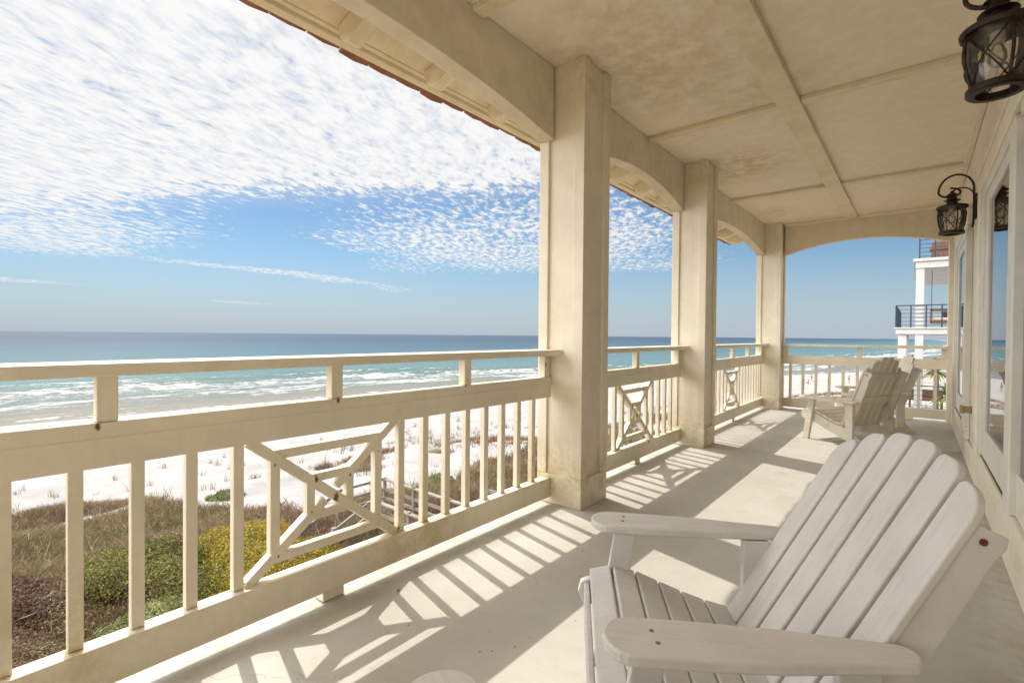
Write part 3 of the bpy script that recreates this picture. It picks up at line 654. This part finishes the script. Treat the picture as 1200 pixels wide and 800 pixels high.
# ------------------------------------------------------------------ adirondack chairs
def chair(M, name_label, top=(.848, .905), tops=(.905, .958, .980, .980, .958, .905)):
    """local: faces -x, back towards +x, floor at z=0, x=0 at the arm tips"""
    r = empty('adirondack_chair', (0, 0, 0), label=name_label, cat='chair', group='adirondack chairs on the porch')
    E = .006
    # side rails
    for s in (1, -1):
        pr = [(-.035, .235), (-.05, .27), (-.04, .305), (-.01, .318), (.08, .322), (.2, .275), (.32, .232), (.46, .198), (.60, .12), (.70, .02), (.705, .002), (.60, .002), (.50, .06), (.3, .13), (.1, .21)]
        MB().prism(pr, 1, s * .268 - .014, s * .268 + .014).build('side_rail', M, r, bevel=.004)
        MB().prism([(0, .0), (.072, 0), (.146, .467), (.074, .467)], 1, s * .300 - .0165, s * .300 + .0165).build('leg', M, r, bevel=.004)
        MB().box(.50, .585, s * .300 - .0165, s * .300 + .0165, .075, .467).build('arm_post', M, r, bevel=.004)
        # arm: rounded paddle, straight inside, tapering outside
        inn = .272; out = .418; pts = []
        cy = (inn + out) / 2; hw = (out - inn) / 2
        for k in range(13):
            a = math.pi / 2 + math.pi * k / 12; pts.append((.062 + .066 * math.cos(a), cy + hw * math.sin(a)))
        pts += [(.20, inn - .002), (.40, inn + .004), (.60, inn + .022)]
        for k in range(9):
            a = -math.pi / 2 + math.pi * k / 8; pts.append((.612 + .036 * math.cos(a), inn + .058 + .036 * math.sin(a)))
        pts += [(.50, .380), (.36, .402), (.2, .414)]
        arm = MB().prism([(x, s * y) for x, y in pts], 2, .469, .496).build('arm', M, r, bevel=.007, seg=3)
        sc = MB()
        for (x, y) in ((.105, .325), (.112, .368)): sc.lathe([(.0, .4972), (.0055, .4972), (.006, .4955)], x, s * y, 10)
        sc.build('screw', M_screw, arm)
    # seat slats over a dished curve
    px = [0.0, .07, .16, .26, .36, .45]; pz = [.322, .342, .322, .280, .246, .226]
    st = MB(); n = 6
    for k in range(n):
        xa = -.012 + .0775 * k + .003; xb = xa + .0715
        za, zb = np.interp(xa, px, pz), np.interp(xb, px, pz)
        st.bar((((xa + xb) / 2), -.300, (za + zb) / 2 - .0), ((xa + xb) / 2, .300, (za + zb) / 2 - .0), math.hypot(xb - xa, zb - za), .022, (-(zb - za), 0, (xb - xa)))
    st.build('seat', M, r, bevel=E, seg=3)
    MB().box(-.03, -.012, -.25, .25, .20, .305).build('front_apron', M, r, bevel=.004)
    # back
    bl = Vector((.432, 0, .205)); bt_ = Vector((top[0], 0, top[1])); d = (bt_ - bl).normalized(); nb = Vector((d.z, 0, -d.x))
    bk = MB(); w_ = .0985; L = (bt_ - bl).length
    for k in range(6):
        yc = (k - 2.5) * w_; hw = w_ / 2 - .0065; tl_ = L * tops[k]; pts = []
        out = 1 if k > 2.5 else -1
        corner = (.055, .038, .03)[min(5 - k, k)]
        inner = .022
        def rc(yy, sg, rad):
            return [(yy - sg * rad + sg * rad * math.sin(a), tl_ - rad * 1.1 + rad * 1.1 * math.cos(a)) for a in np.linspace(0, math.pi / 2, 6)]
        ro = rc(yc + out * hw, out, min(corner, hw * 1.6)); ri = rc(yc - out * hw, -out, inner)
        seq = [(yc + out * hw, 0)] + ro[::-1] + ri + [(yc - out * hw, 0)]
        # slanted top: outer corner lower than inner
        vs = []
        sl_ = (.26, .16, .05)[min(5 - k, k)]
        for t_ in (0, .022):
            for (yy, ll) in seq:
                l2 = ll - (max(0, (yy - (yc - out * hw)) * out) * sl_ if ll > tl_ * .5 else 0)
                p = bl + d * l2 + nb * t_; vs.append((p.x, yy, p.z))
        n_ = len(seq); bk.add(vs, [tuple(range(n_)), tuple(range(2 * n_ - 1, n_ - 1, -1))] + [(i, i + n_, (i + 1) % n_ + n_, (i + 1) % n_) for i in range(n_)])
    bk.build('backrest', M, r, bevel=.006, seg=3)
    for s in (1, -1):
        q0 = .023; pr = []
        for (l, dn) in ((.10, q0), (.655, q0), (.662, .092), (.640, .100), (.575, .092), (.54, .098), (.30, .105), (.10, .10)):
            p = bl + d * l + nb * dn; pr.append((p.x, p.z))
        u = MB().prism(pr, 1, s * .264 - .016, s * .264 + .016).build('back_upright', M, r, bevel=.004)
        p = bl + d * .628 + nb * .052
        MB().tube([(p.x, s * .2802, p.z), (p.x, s * .2835, p.z)], .008, 10).build('screw', M_rust, u)
    p = bl + d * .33 + nb * .037
    q1 = bl + d * .60 + nb * .037
    for c_, h_ in ((q1, .06), (p, .07)): MB().bar((c_.x, -.245, c_.z), (c_.x, .245, c_.z), .026, h_, d).build('back_cleat', M, r, bevel=.003)
    return r
C1 = chair(M_chair, 'large white adirondack chair in the foreground with a rust spot on its back upright')
C1.location = (-.71, 1.25, 0); C1.rotation_euler = (0, 0, R(32.5))
C2 = copy_tree(C1); C2['label'] = 'white adirondack chair of which only one rounded arm tip shows at the bottom edge'
C2.location = (-.858, .312, 0); C2.rotation_euler = (0, 0, R(-24))
C3 = chair(M_chair2, 'shaded cream adirondack chair at the far end seen from behind, nearer of the far pair', (.715, .965), (.86, .96, 1.0, 1.0, .96, .86))
C3.location = (-.854, 6.774, 0); C3.rotation_euler = (0, 0, R(-31))
C4 = copy_tree(C3); C4['label'] = 'cream adirondack chair farthest away by the end railing, half hidden behind another chair'
C4.location = (-.76, 7.72, 0); C4.rotation_euler = (0, 0, R(17.5))

# dry leaves lying on the floor
for (x, y, a) in ((-1.70, .62, .4), (-1.77, 1.35, 1.9)):
    lf = MB().add([(-.012, 0, .004), (0, .006, .009), (.014, 0, .005), (0, -.006, .008), (0, 0, .003)], [(0, 4, 1), (1, 4, 2), (2, 4, 3), (3, 4, 0)])
    o = lf.build('dry_leaf', M_leaf_dry); o.location = (x, y, .001); o.rotation_euler = (0, 0, a)
    tag(o, 'tiny brown dry leaf on the floor ' + ('left of the lattice shadow' if y < 1 else 'beside the railing foot block'), 'leaf')

# ------------------------------------------------------------------ dune vegetation
def leaf_mat(name):
    M = bpy.data.materials.new(name); M.use_nodes = True; t = M.node_tree; N = NT(t); b = t.nodes['Principled BSDF']
    a = N.n('ShaderNodeAttribute', attribute_name='tint'); N.put(b.inputs['Base Color'], a.outputs[0]); b.inputs['Roughness'].default_value = .6; b.inputs['Specular IOR Level'].default_value = .25
    tr = N.n('ShaderNodeBsdfTranslucent'); t.links.new(a.outputs[0], tr.inputs[0])
    mx_ = N.n('ShaderNodeMixShader'); mx_.inputs[0].default_value = .25; t.links.new(b.outputs[0], mx_.inputs[1]); t.links.new(tr.outputs[0], mx_.inputs[2])
    t.links.new(mx_.outputs[0], t.nodes['Material Output'].inputs[0]); return M
M_leaf = leaf_mat('foliage')
def blades(px, py, hgt, wid, cols, lean=.5, base_z=None):
    """curved two-segment blades at given points -> V,F,tint"""
    n = len(px); az = RNG.uniform(0, 2 * np.pi, n); ln = RNG.uniform(.1, lean, n) * hgt
    bz = terrain_z(px, py) - .03 if base_z is None else base_z
    dx, dy = np.cos(az), np.sin(az); sx2, sy2 = -dy, dx
    V = np.zeros((n, 6, 3)); tw = RNG.uniform(0, 2 * np.pi, n); wx, wy = np.cos(tw) * wid, np.sin(tw) * wid
    for i, (t, lw) in enumerate(((0, 1), (.55, .75), (1, .12))):
        cx = px + dx * ln * t ** 1.6; cy = py + dy * ln * t ** 1.6; cz = bz + hgt * (t - .12 * t * t)
        V[:, 2 * i] = np.c_[cx - wx * lw / 2, cy - wy * lw / 2, cz]; V[:, 2 * i + 1] = np.c_[cx + wx * lw / 2, cy + wy * lw / 2, cz]
    b = (np.arange(n) * 6)[:, None]; F = np.concatenate([b + np.array([0, 1, 3, 2]), b + np.array([2, 3, 5, 4])])
    return V.reshape(-1, 3), F, np.repeat(cols, 6, axis=0)
def pick(n, pal, w=None, jit=.25):
    c = np.array(pal)[RNG.choice(len(pal), n, p=w)]
    return np.clip(c * RNG.uniform(1 - jit, 1 + jit, (n, 1)), 0, 1)
def clump(n, xr, yr, keep):
    x = RNG.uniform(*xr, n); y = RNG.uniform(*yr, n); k = keep(x, y) > RNG.uniform(0, 1, n); return x[k], y[k]
parts = []
# twiggy brown ground cover: tufts (each a spray of blades) over the dune
cx, cy = [], []
for xr, yr, n in (((-30, -6), (-2, 18), 42000), ((-28, -5), (18, 34), 13000), ((-30, -4), (34, 75), 8000)):
    a, b = clump(n, xr, yr, veg_density); cx.append(a); cy.append(b)
cx = np.concatenate(cx); cy = np.concatenate(cy); K = 20
sp = .28 + .2 * (cy > 18)
px = np.repeat(cx, K) + RNG.normal(0, 1, len(cx) * K) * np.repeat(sp, K) * .55; py = np.repeat(cy, K) + RNG.normal(0, 1, len(cx) * K) * np.repeat(sp, K) * .55
kind = np.repeat(vnoise(cx, cy, 2.2, 11) + RNG.normal(0, .13, len(cx)), K)
red = pick(len(px), [(.15, .088, .06), (.20, .12, .085), (.26, .165, .12), (.11, .065, .045)]); oliv = pick(len(px), [(.18, .145, .065), (.225, .18, .085), (.28, .22, .12), (.13, .12, .05)])
straw = pick(len(px), [(.46, .35, .22), (.38, .28, .17)])
tint = np.where((kind > .55)[:, None], oliv, red); tint = np.where((RNG.uniform(0, 1, len(px)) < .15)[:, None], straw, tint)
hh = RNG.uniform(.10, .42, len(px)) * np.repeat(RNG.uniform(.7, 1.35, len(cx)), K)
parts.append(blades(px, py, hh, RNG.uniform(.012, .03, len(px)) * np.where(py > 18, 1.7, 1), tint, 1.1))
Vs, Fs, Ts = [], [], []; o_ = 0
for v, f, t in parts: Vs.append(v); Fs.append(f + o_); Ts.append(t); o_ += len(v)
ug = np_mesh('dune_undergrowth', np.concatenate(Vs), np.concatenate(Fs), M_leaf, {'tint': np.concatenate(Ts)})
tag(ug, 'brown and olive low undergrowth covering the dunes', kind='stuff')
# sea oats and sparse tufts on the sand
cx, cy = clump(900, (-42, -17), (-2, 40), lambda x, y: .10 + .5 * (vnoise(x, y, 4, 13) > .62)); K = 16
px = np.repeat(cx, K) + RNG.normal(0, .10, len(cx) * K); py = np.repeat(cy, K) + RNG.normal(0, .10, len(cx) * K)
hh = RNG.uniform(.15, .75, len(px)) * np.repeat(RNG.uniform(.5, 1.25, len(cx)), K)
v, f, t = blades(px, py, hh, RNG.uniform(.014, .026, len(px)), pick(len(px), [(.30, .22, .12), (.22, .17, .09), (.16, .13, .06), (.18, .11, .07)]), .55)
so_ = np_mesh('dune_grass', v, f, M_leaf, {'tint': t}); tag(so_, 'sparse sea oats and grass tufts on the white sand', kind='stuff')

def shrub(x, y, rx, ry, h, n, pal, w, leaf, label, name='dune_shrub', lumps=22, seed=1, twig=True):
    rg = np.random.default_rng(seed); z0 = float(terrain_z(np.array([x]), np.array([y]))[0]) - .08
    # the shrub is a mound of overlapping sub-clumps of unequal size
    ang = rg.uniform(0, 2 * np.pi, lumps); rad = np.sqrt(rg.uniform(0, 1, lumps)) * .85
    lc = np.c_[np.cos(ang) * rad * rx, np.sin(ang) * rad * ry, (1 - rad ** 1.6) * h * rg.uniform(.45, .8, lumps)]
    lr = np.c_[rg.uniform(.20, .42, lumps) * rx, rg.uniform(.22, .45, lumps) * ry, rg.uniform(.26, .5, lumps) * h]
    lc[0] = (0, 0, h * .4); lr[0] = (rx * .6, ry * .6, h * .45)
    li = rg.integers(0, lumps, n); u = rg.normal(0, 1, (n, 3)); u /= np.linalg.norm(u, axis=1)[:, None]; u[:, 2] = np.abs(u[:, 2]) * 1.0 - .12
    rr = rg.uniform(.5, 1.18, n) ** .6
    p = lc[li] + u * lr[li] * rr[:, None]; p[:, 2] = np.maximum(p[:, 2], .02)
    p += rg.normal(0, .02, p.shape)
    nrm = u + rg.normal(0, .55, (n, 3)); nrm /= np.linalg.norm(nrm, axis=1)[:, None]
    t1 = np.cross(nrm, rg.normal(0, 1, (n, 3))); t1 /= np.linalg.norm(t1, axis=1)[:, None]; t2 = np.cross(nrm, t1)
    s = rg.uniform(.6, 1.3, n)[:, None] * leaf
    V = np.stack([p - t1 * s, p - t2 * s * .42, p + t1 * s, p + t2 * s * .42], 1).reshape(-1, 3)
    F = (np.arange(n) * 4)[:, None] + np.arange(4)
    lump_t = rg.uniform(0, 1, lumps)[li]
    c = np.array(pal)[(np.clip(lump_t * .6 + rg.uniform(0, .4, n), 0, .999) * len(pal)).astype(int)] * rg.uniform(.55, 1.45, (n, 1))
    r = empty(name, (x, y, z0), label=label, cat='shrub', group='shrubs on the dune')
    np_mesh('foliage', V, F, M_leaf, {'tint': np.repeat(np.clip(c, 0, 1), 4, axis=0)}, parent=r)
    st = MB()
    for k in range(10):
        a = rg.uniform(0, 2 * np.pi); e = (math.cos(a) * rx * .55, math.sin(a) * ry * .55, h * rg.uniform(.45, .85))
        st.tube([(0, 0, -.05), (e[0] * .35, e[1] * .35, e[2] * .5), e], [.035, .022, .006], 6)
    for k in range(26):
        a = rg.uniform(0, 2 * np.pi); q_ = math.sqrt(rg.uniform(0, 1)) * .9; b0 = Vector((math.cos(a) * rx * q_, math.sin(a) * ry * q_, (1 - q_ ** 2) * h * .55))
        tp = b0 + Vector((rg.normal(0, .14), rg.normal(0, .14), rg.uniform(.2, .5) * max(.5, h)))
        st.tube([b0, (b0 + tp) / 2 + Vector((rg.normal(0, .04), rg.normal(0, .04), 0)), tp], [.009, .007, .003], 4)
    st.build('stems', M_grey_wood, r)
    return r
G1 = [(.06, .07, .02), (.11, .115, .028), (.165, .16, .04), (.235, .205, .05), (.12, .08, .045)]
G2 = [(.13, .145, .03), (.22, .20, .035), (.33, .25, .03), (.42, .28, .03), (.17, .11, .05)]
G3 = [(.10, .12, .04), (.17, .20, .065), (.22, .235, .085), (.28, .28, .12)]
B1 = [(.10, .055, .04), (.16, .095, .065), (.21, .14, .09), (.20, .17, .075)]
shrub(-13.9, 3.3, 2.7, 1.8, 1.15, 50000, G1, None, .030, 'round dark green shrub behind the balusters left of the lattice', seed=3)
shrub(-12.7, 5.45, 2.6, 1.7, 1.0, 50000, G2, None, .028, 'golden yellow-green shrub nearest the lattice panel', seed=4)
shrub(-10.9, 2.75, 1.5, 1.1, .95, 26000, G3, None, .032, 'pale green feathery shrub in front of the dark green one', seed=5)
shrub(-10.4, 4.3, 1.9, 1.3, .75, 30000, G2, None, .030, 'low golden shrub close to the bottom rail', seed=6)
shrub(-14.2, .9, 2.6, 1.6, .9, 36000, B1, None, .030, 'olive brown twiggy shrub at the far left between two balusters', seed=7)
shrub(-10.6, .6, 2.2, 1.5, .85, 36000, B1, None, .028, 'dark reddish brown bush at the lower left corner', seed=8)
shrub(-22.3, 8.1, .95, .7, .45, 6000, G3, None, .05, 'small lone grey green shrub on the white sand', seed=9)
shrub(-15.5, 14.0, 1.0, .7, .6, 6000, G3, None, .04, 'small olive shrub at the sand edge beyond the boardwalk', seed=10)
shrub(-16.3, 22.5, 1.1, .8, .6, 6000, G3, None, .045, 'small olive shrub at the sand edge behind the foreground column', seed=11)

# ------------------------------------------------------------------ boardwalk to the beach
bw = empty('beach_boardwalk', (-9, 9.2, -4.9), label='weathered grey wooden boardwalk with railings and steps to the sand', cat='boardwalk')
def bwp(mb, name, mt=M_grey_wood):
    o = mb.build(name, mt, bw); o.matrix_parent_inverse = Matrix.Translation(-Vector(bw.location)); return o
dk = MB(); x = -12.4
while x < -2.5: dk.box(x, x + .135, 8.55, 9.95, -4.73, -4.69); x += .15
y = 8.4
while y < 9.95: dk.box(-13.9, -12.42, y, y + .135, -4.735, -4.695); y += .15
bwp(dk, 'deck')
for yr in (8.5, 10.0):
    rl_ = MB()
    for z in (-3.78, -4.12, -4.42): rl_.box(-12.3 if yr < 9 else -13.9, -2.5, yr - .02 - (.05 if z > -4 else 0), yr + .02 + (.05 if z > -4 else 0), z - .02 if z > -4 else z - .05, z + .02 if z > -4 else z + .05)
    bwp(rl_, 'railing')
for x in (-13.9, -12.35, -10.7, -9.05, -7.4, -5.7, -4):
    for yr in (8.5, 10.0): bwp(MB().box(x - .045, x + .045, yr - .045, yr + .045, -5.3, -3.72), 'post')
e = MB()
for z in (-3.78, -4.12, -4.42): e.box(-13.95, -13.91, 8.4, 10.0, z - .04, z + .04)
bwp(e, 'railing')
stp = MB()
for k in range(6):
    yy = 8.25 - .32 * k; zz = -4.85 - .15 * k
    stp.box(-13.9, -12.4, yy - .32, yy, zz - .04, zz)
bwp(stp, 'steps')
for x in (-13.95, -12.32):
    s_ = MB()
    for dz in (.92, .55): s_.bar((x, 8.4, -4.7 + dz), (x, 6.0, -5.75 + dz), .05, .10)
    s_.bar((x, 8.4, -4.82), (x, 6.0, -5.85), .05, .22)
    bwp(s_, 'stair_railing')
    for yy, zz in ((8.3, -4.75), (7.2, -5.2), (6.1, -5.7)): bwp(MB().box(x - .06, x + .06, yy - .05, yy + .05, zz - .7, zz + 1.0), 'post')
# a second flight of rails farther on
w2 = empty('sand_fence', (-9, 11.4, -4.9), label='low grey rail fence beyond the boardwalk', cat='fence')
s_ = MB()
for z in (-3.85, -4.25): s_.box(-10.6, -3, 11.55, 11.6, z - .05, z + .05)
for x in (-10.6, -8.8, -7, -5.2, -3.4): s_.box(x - .05, x + .05, 11.48, 11.58, -5.3, -3.78)
o = s_.build('rails', M_grey_wood, w2); o.matrix_parent_inverse = Matrix.Translation(-Vector(w2.location))

# ------------------------------------------------------------------ neighbouring house
ND = 28.0
nb_ = empty('neighbour_house', (3, ND + 4, -4.9), label='white neighbouring house with stacked balconies and dark blue railings', cat='house')
def nbp(mb, name, mt=M_white, bevel=.02, par=None):
    o = mb.build(name, mt, par or nb_, bevel=bevel)
    if par is None: o.matrix_parent_inverse = Matrix.Translation(-Vector(nb_.location))
    return o
def rails(x0, x1, y0, y1, z, hgt, par_name='balcony_railing'):
    r = MB(); n = 6
    for k in range(n):
        zz = z + .1 + (hgt - .1) * k / (n - 1); t = .022 if k == n - 1 else .010
        r.box(x0, x1, y0 - t, y0 + t, zz - t, zz + t); r.box(x0 - t, x0 + t, y0 + .03, y1, zz - t, zz + t)
    xx = x0
    while xx < x1: r.box(xx - .025, xx + .025, y0 - .025, y0 + .025, z, z + hgt); xx += .52
    yy = y0 + .9
    while yy < y1: r.box(x0 - .025, x0 + .025, yy - .025, yy + .025, z, z + hgt); yy += 1.0
    return nbp(r, par_name, M_blue, 0)
s_ = MB(); s_.box(-.78, 12, ND, ND + 9, 1.36, 1.60); s_.box(-.84, 12, ND - .06, ND + 9, 1.60, 1.66); nbp(s_, 'balcony_slab')
s_ = MB(); s_.box(-.13, 12, ND, ND + 9, 4.26, 4.55); s_.box(-.21, 12, ND - .08, ND + 9, 4.55, 4.68); nbp(s_, 'roof_slab')
for (x0, x1, z0, z1, y0) in ((-.70, -.40, -1.95, 1.36, ND + .1), (-.11, .18, -1.95, 1.36, ND + .05), (-.11, .18, 1.66, 4.26, ND + .05), (3.6, 3.9, -1.95, 1.36, ND + .05), (3.6, 3.9, 1.66, 4.26, ND + .05), (-.11, .18, 1.66, 4.26, ND + 6), (-.70, -.40, -1.95, 1.36, ND + 6)):
    nbp(MB().box(x0, x1, y0, y0 + .3, z0, z1), 'column')
rails(-.78, 11.9, ND + .03, ND + 8, 1.66, .98); rails(.0, 11.9, ND + .03, ND + 8, 4.68, .98)
rails(-.50, 6, ND - 1.0, ND + 5, -1.95, 1.12, 'terrace_railing')
nbp(MB().box(-.62, 12, ND - 1.3, ND + 9, -2.25, -1.95), 'terrace_slab')
nbp(MB().box(-.55, 12, ND - 1.2, ND + 9, -6.2, -2.25), 'lower_wall')
nbp(MB().box(1.9, 12, ND + 3.5, ND + 9, -1.95, 1.36), 'wall'); nbp(MB().box(2.2, 12, ND + 3.5, ND + 9, 1.66, 4.26), 'wall')
wv = MB(); wv.box(2.4, 3.4, ND + 3.44, ND + 3.49, -1.8, .6); wv.box(2.7, 4.4, ND + 3.44, ND + 3.49, 1.9, 3.9); nbp(wv, 'window', M_pane, 0)
# hanging swing, wicker sofa
sw_ = empty('hanging_swing', (1.0, ND + 1.6, 2.0), label='brown framed swing hanging on ropes in the neighbour balcony', cat='swing')
q_ = MB()
for dx in (-.55, .55):
    for dy in (-.3, .3): q_.box(dx - .04, dx + .04, dy - .04, dy + .04, -.1, .52)
q_.box(-.59, .59, -.34, .34, -.14, -.02); q_.box(-.59, .59, .28, .34, .44, .52); q_.box(-.59, .59, -.34, -.28, .44, .52)
q_.build('frame', M_brown, sw_, bevel=.01)
MB().box(-.5, .5, -.26, .26, -.01, .13).build('cushion', M_beige, sw_, bevel=.04); MB().box(-.16, .16, .1, .24, .14, .42).build('pillow', M_blue, sw_, bevel=.04)
for dx in (-.55, .1):
    MB().tube([(dx, -.3, .5), (dx, -.3, 2.25)], .012, 6).build('rope', M_blue, sw_)
sf = empty('wicker_sofa', (1.15, ND + 1.2, 4.69), label='brown wicker sofa on the neighbour roof deck', cat='sofa')
MB().box(-.75, .9, -.4, .4, 0.02, .42).build('seat', M_brown, sf, bevel=.05); MB().box(-.75, .9, -.42, -.25, .42, .82).build('backrest', M_brown, sf, bevel=.06); MB().box(-.8, -.62, -.4, .4, .42, .62).build('arm', M_brown, sf, bevel=.05)
bn = empty('brown_bench', (.0, ND + .9, -1.94), label='brown bench behind the neighbour terrace railing', cat='bench')
MB().box(-.3, .9, -.2, .25, .32, .42).build('seat', M_brown, bn, bevel=.02); MB().box(-.3, .9, .2, .26, .42, .8).build('backrest', M_brown, bn, bevel=.02)
for dx in (-.25, .85): MB().box(dx - .04, dx + .04, -.18, .22, 0, .32).build('leg', M_brown, bn, bevel=.01)
M_yucca = leaf_mat('yucca_foliage')
def yucca(x, y, z, trunk, label, n=130, L=.85):
    r = empty('yucca_plant', (x, y, z), label=label, cat='plant', group='yucca plants on the neighbour terrace')
    MB().tube([(0, 0, 0), (.04, .02, trunk * .5), (0, 0, trunk)], [.1, .085, .07], 8).build('trunk', M_grey_wood, r)
    ph = RNG.uniform(0, 2 * np.pi, n); el = RNG.uniform(-.5, 1.45, n); Vv = []; Ff = []; Tt = []
    for i in range(n):
        d0 = np.array([math.cos(ph[i]) * math.cos(el[i]), math.sin(ph[i]) * math.cos(el[i]), math.sin(el[i])]); sd = np.cross(d0, (0, 0, 1)); sd /= np.linalg.norm(sd) + 1e-6
        b = len(Vv); l = L * RNG.uniform(.7, 1.1); base = np.array([0, 0, trunk - .02])
        for t, w0 in ((0, .03), (.5, .035), (1, .004)):
            c_ = base + d0 * l * t + np.array([0, 0, -.25 * t * t * l]); Vv += [c_ - sd * w0, c_ + sd * w0]
        Ff += [(b, b + 1, b + 3, b + 2), (b + 2, b + 3, b + 5, b + 4)]
        c = np.array([(.16, .20, .05), (.25, .26, .06), (.10, .14, .04), (.32, .25, .10)][RNG.integers(0, 4)]); Tt += [c] * 6
    np_mesh('crown', np.array(Vv), np.array(Ff), M_yucca, {'tint': np.array(Tt)}, parent=r)
yucca(.62, ND - .2, -1.95, 1.75, 'tall yucca with a spiky crown beside the neighbour column')
yucca(1.0, ND - .75, -1.95, .75, 'short yellow green yucca at the neighbour terrace railing')

# ------------------------------------------------------------------ people on the beach
skin = mat('skin', (.42, .24, .16), .6); hair = mat('hair', (.04, .025, .015), .7)
cloth = {'red': mat('red_swimwear', (.5, .04, .05), .7), 'blue': mat('blue_swimwear', (.05, .10, .3), .7), 'dark': mat('dark_swimwear', (.03, .03, .04), .7), 'white': mat('white_shirt', (.7, .7, .7), .7)}
def person(x, y, rz, pose, c, label):
    z = float(terrain_z(np.array([x]), np.array([y]))[0]); r = empty('person', (x, y, z), rz, label=label, cat='person', group='people on the beach')
    if pose == 'stand':
        J = dict(pel=(0, 0, .92), ch=(0, 0, 1.28), nk=(0, 0, 1.45), hd=(0, 0, 1.60), ht=(0, 0, 1.72), ls=(0, .18, 1.38), le=(.02, .25, 1.12), lh=(.06, .24, .86), rs=(0, -.18, 1.38), re=(.02, -.25, 1.12), rh=(.1, -.22, .88), lk=(.04, .10, .5), lf=(0, .11, .06), lt=(.16, .12, .03), rk=(.02, -.10, .5), rf=(-.06, -.11, .06), rtoe=(.1, -.12, .03))
    else:
        J = dict(pel=(0, 0, .16), ch=(-.10, 0, .50), nk=(-.11, 0, .66), hd=(-.09, 0, .80), ht=(-.08, 0, .92), ls=(-.1, .18, .60), le=(-.16, .26, .36), lh=(-.22, .24, .08), rs=(-.1, -.18, .60), re=(.05, -.24, .42), rh=(.25, -.16, .42), lk=(.38, .13, .40), lf=(.66, .14, .07), lt=(.80, .14, .05), rk=(.40, -.12, .42), rf=(.70, -.13, .07), rtoe=(.84, -.13, .05))
    E_ = [('pel', 'ch'), ('ch', 'nk'), ('nk', 'hd'), ('hd', 'ht'), ('ch', 'ls'), ('ls', 'le'), ('le', 'lh'), ('ch', 'rs'), ('rs', 're'), ('re', 'rh'), ('pel', 'lk'), ('lk', 'lf'), ('lf', 'lt'), ('pel', 'rk'), ('rk', 'rf'), ('rf', 'rtoe')]
    rad = dict(pel=.14, ch=.14, nk=.06, hd=.10, ht=.07, ls=.06, le=.045, lh=.035, rs=.06, re=.045, rh=.035, lk=.07, lf=.045, lt=.035, rk=.07, rf=.045, rtoe=.035)
    names = list(J); me = bpy.data.meshes.new('body'); me.from_pydata([J[k] for k in names], [(names.index(a), names.index(b)) for a, b in E_], []); me.materials.append(skin)
    o = bpy.data.objects.new('body', me); COL.objects.link(o); o.parent = r
    md = o.modifiers.new('skin', 'SKIN')
    sv = me.skin_vertices[0].data if me.skin_vertices else None
    if sv is None:
        bm = bmesh.new(); bm.from_mesh(me); bm.verts.layers.skin.verify(); bm.to_mesh(me); bm.free(); sv = me.skin_vertices[0].data
    for i, k in enumerate(names): sv[i].radius = (rad[k], rad[k]); sv[i].use_root = (k == 'pel')
    o.modifiers.new('sub', 'SUBSURF').levels = 1
    p, ch = Vector(J['pel']), Vector(J['ch'])
    MB().tube([p - Vector((0, 0, .08)), p + Vector((0, 0, .08))], [.18, .165], 12).build('swimwear', cloth[c], r, smooth=True)
    if pose == 'stand' and c != 'dark': MB().tube([ch - Vector((0, 0, .12)), ch + Vector((0, 0, .09))], [.155, .16], 12).build('top', cloth[c], r, smooth=True)
    h_ = Vector(J['hd']); MB().lathe([(.118, h_.z - .02), (.124, h_.z + .05), (.10, h_.z + .12), (.05, h_.z + .155), (0, h_.z + .165)], h_.x - .015, h_.y, 12).build('hair', hair, r, smooth=True)
    return r
def hit(u, v):
    d = (fwd * 1.0 + r2 * ((u - 600) / 572.27) - u2 * ((v - 400) / 572.27)); t = 20.0
    while t < 600:
        p = EYE + d * t
        if p.z < float(terrain_z(np.array([p.x]), np.array([p.y]))[0]): break
        t += .4
    return p
for (u, v, pose, c, rz, lab) in ((942, 449, 'sit', 'red', 2.6, 'person in red sitting on the sand between two far balusters'), (947, 449.5, 'sit', 'dark', 2.2, 'person in dark swimwear sitting beside the one in red'),
                                 (956, 448.5, 'sit', 'blue', 3.4, 'person in blue sitting alone on the sand right of the pair'), (951, 446, 'stand', 'dark', 1, 'person standing in dark swimwear near the waterline'),
                                 (988, 450, 'stand', 'red', 2, 'person in red swimwear standing left of the far chair back'), (995, 449, 'stand', 'blue', 4, 'person in blue swimwear standing by the one in red'), (972, 447, 'sit', 'dark', 3.0, 'person in dark clothes lounging on the sand in the middle of the far railing')):
    p = hit(u, v); person(p.x, p.y, rz, pose, c, lab)

# ------------------------------------------------------------------ render settings
scene.render.resolution_x = 1024; scene.render.resolution_y = 682
scene.render.engine = 'CYCLES'
scene.cycles.max_bounces = 8; scene.cycles.diffuse_bounces = 4
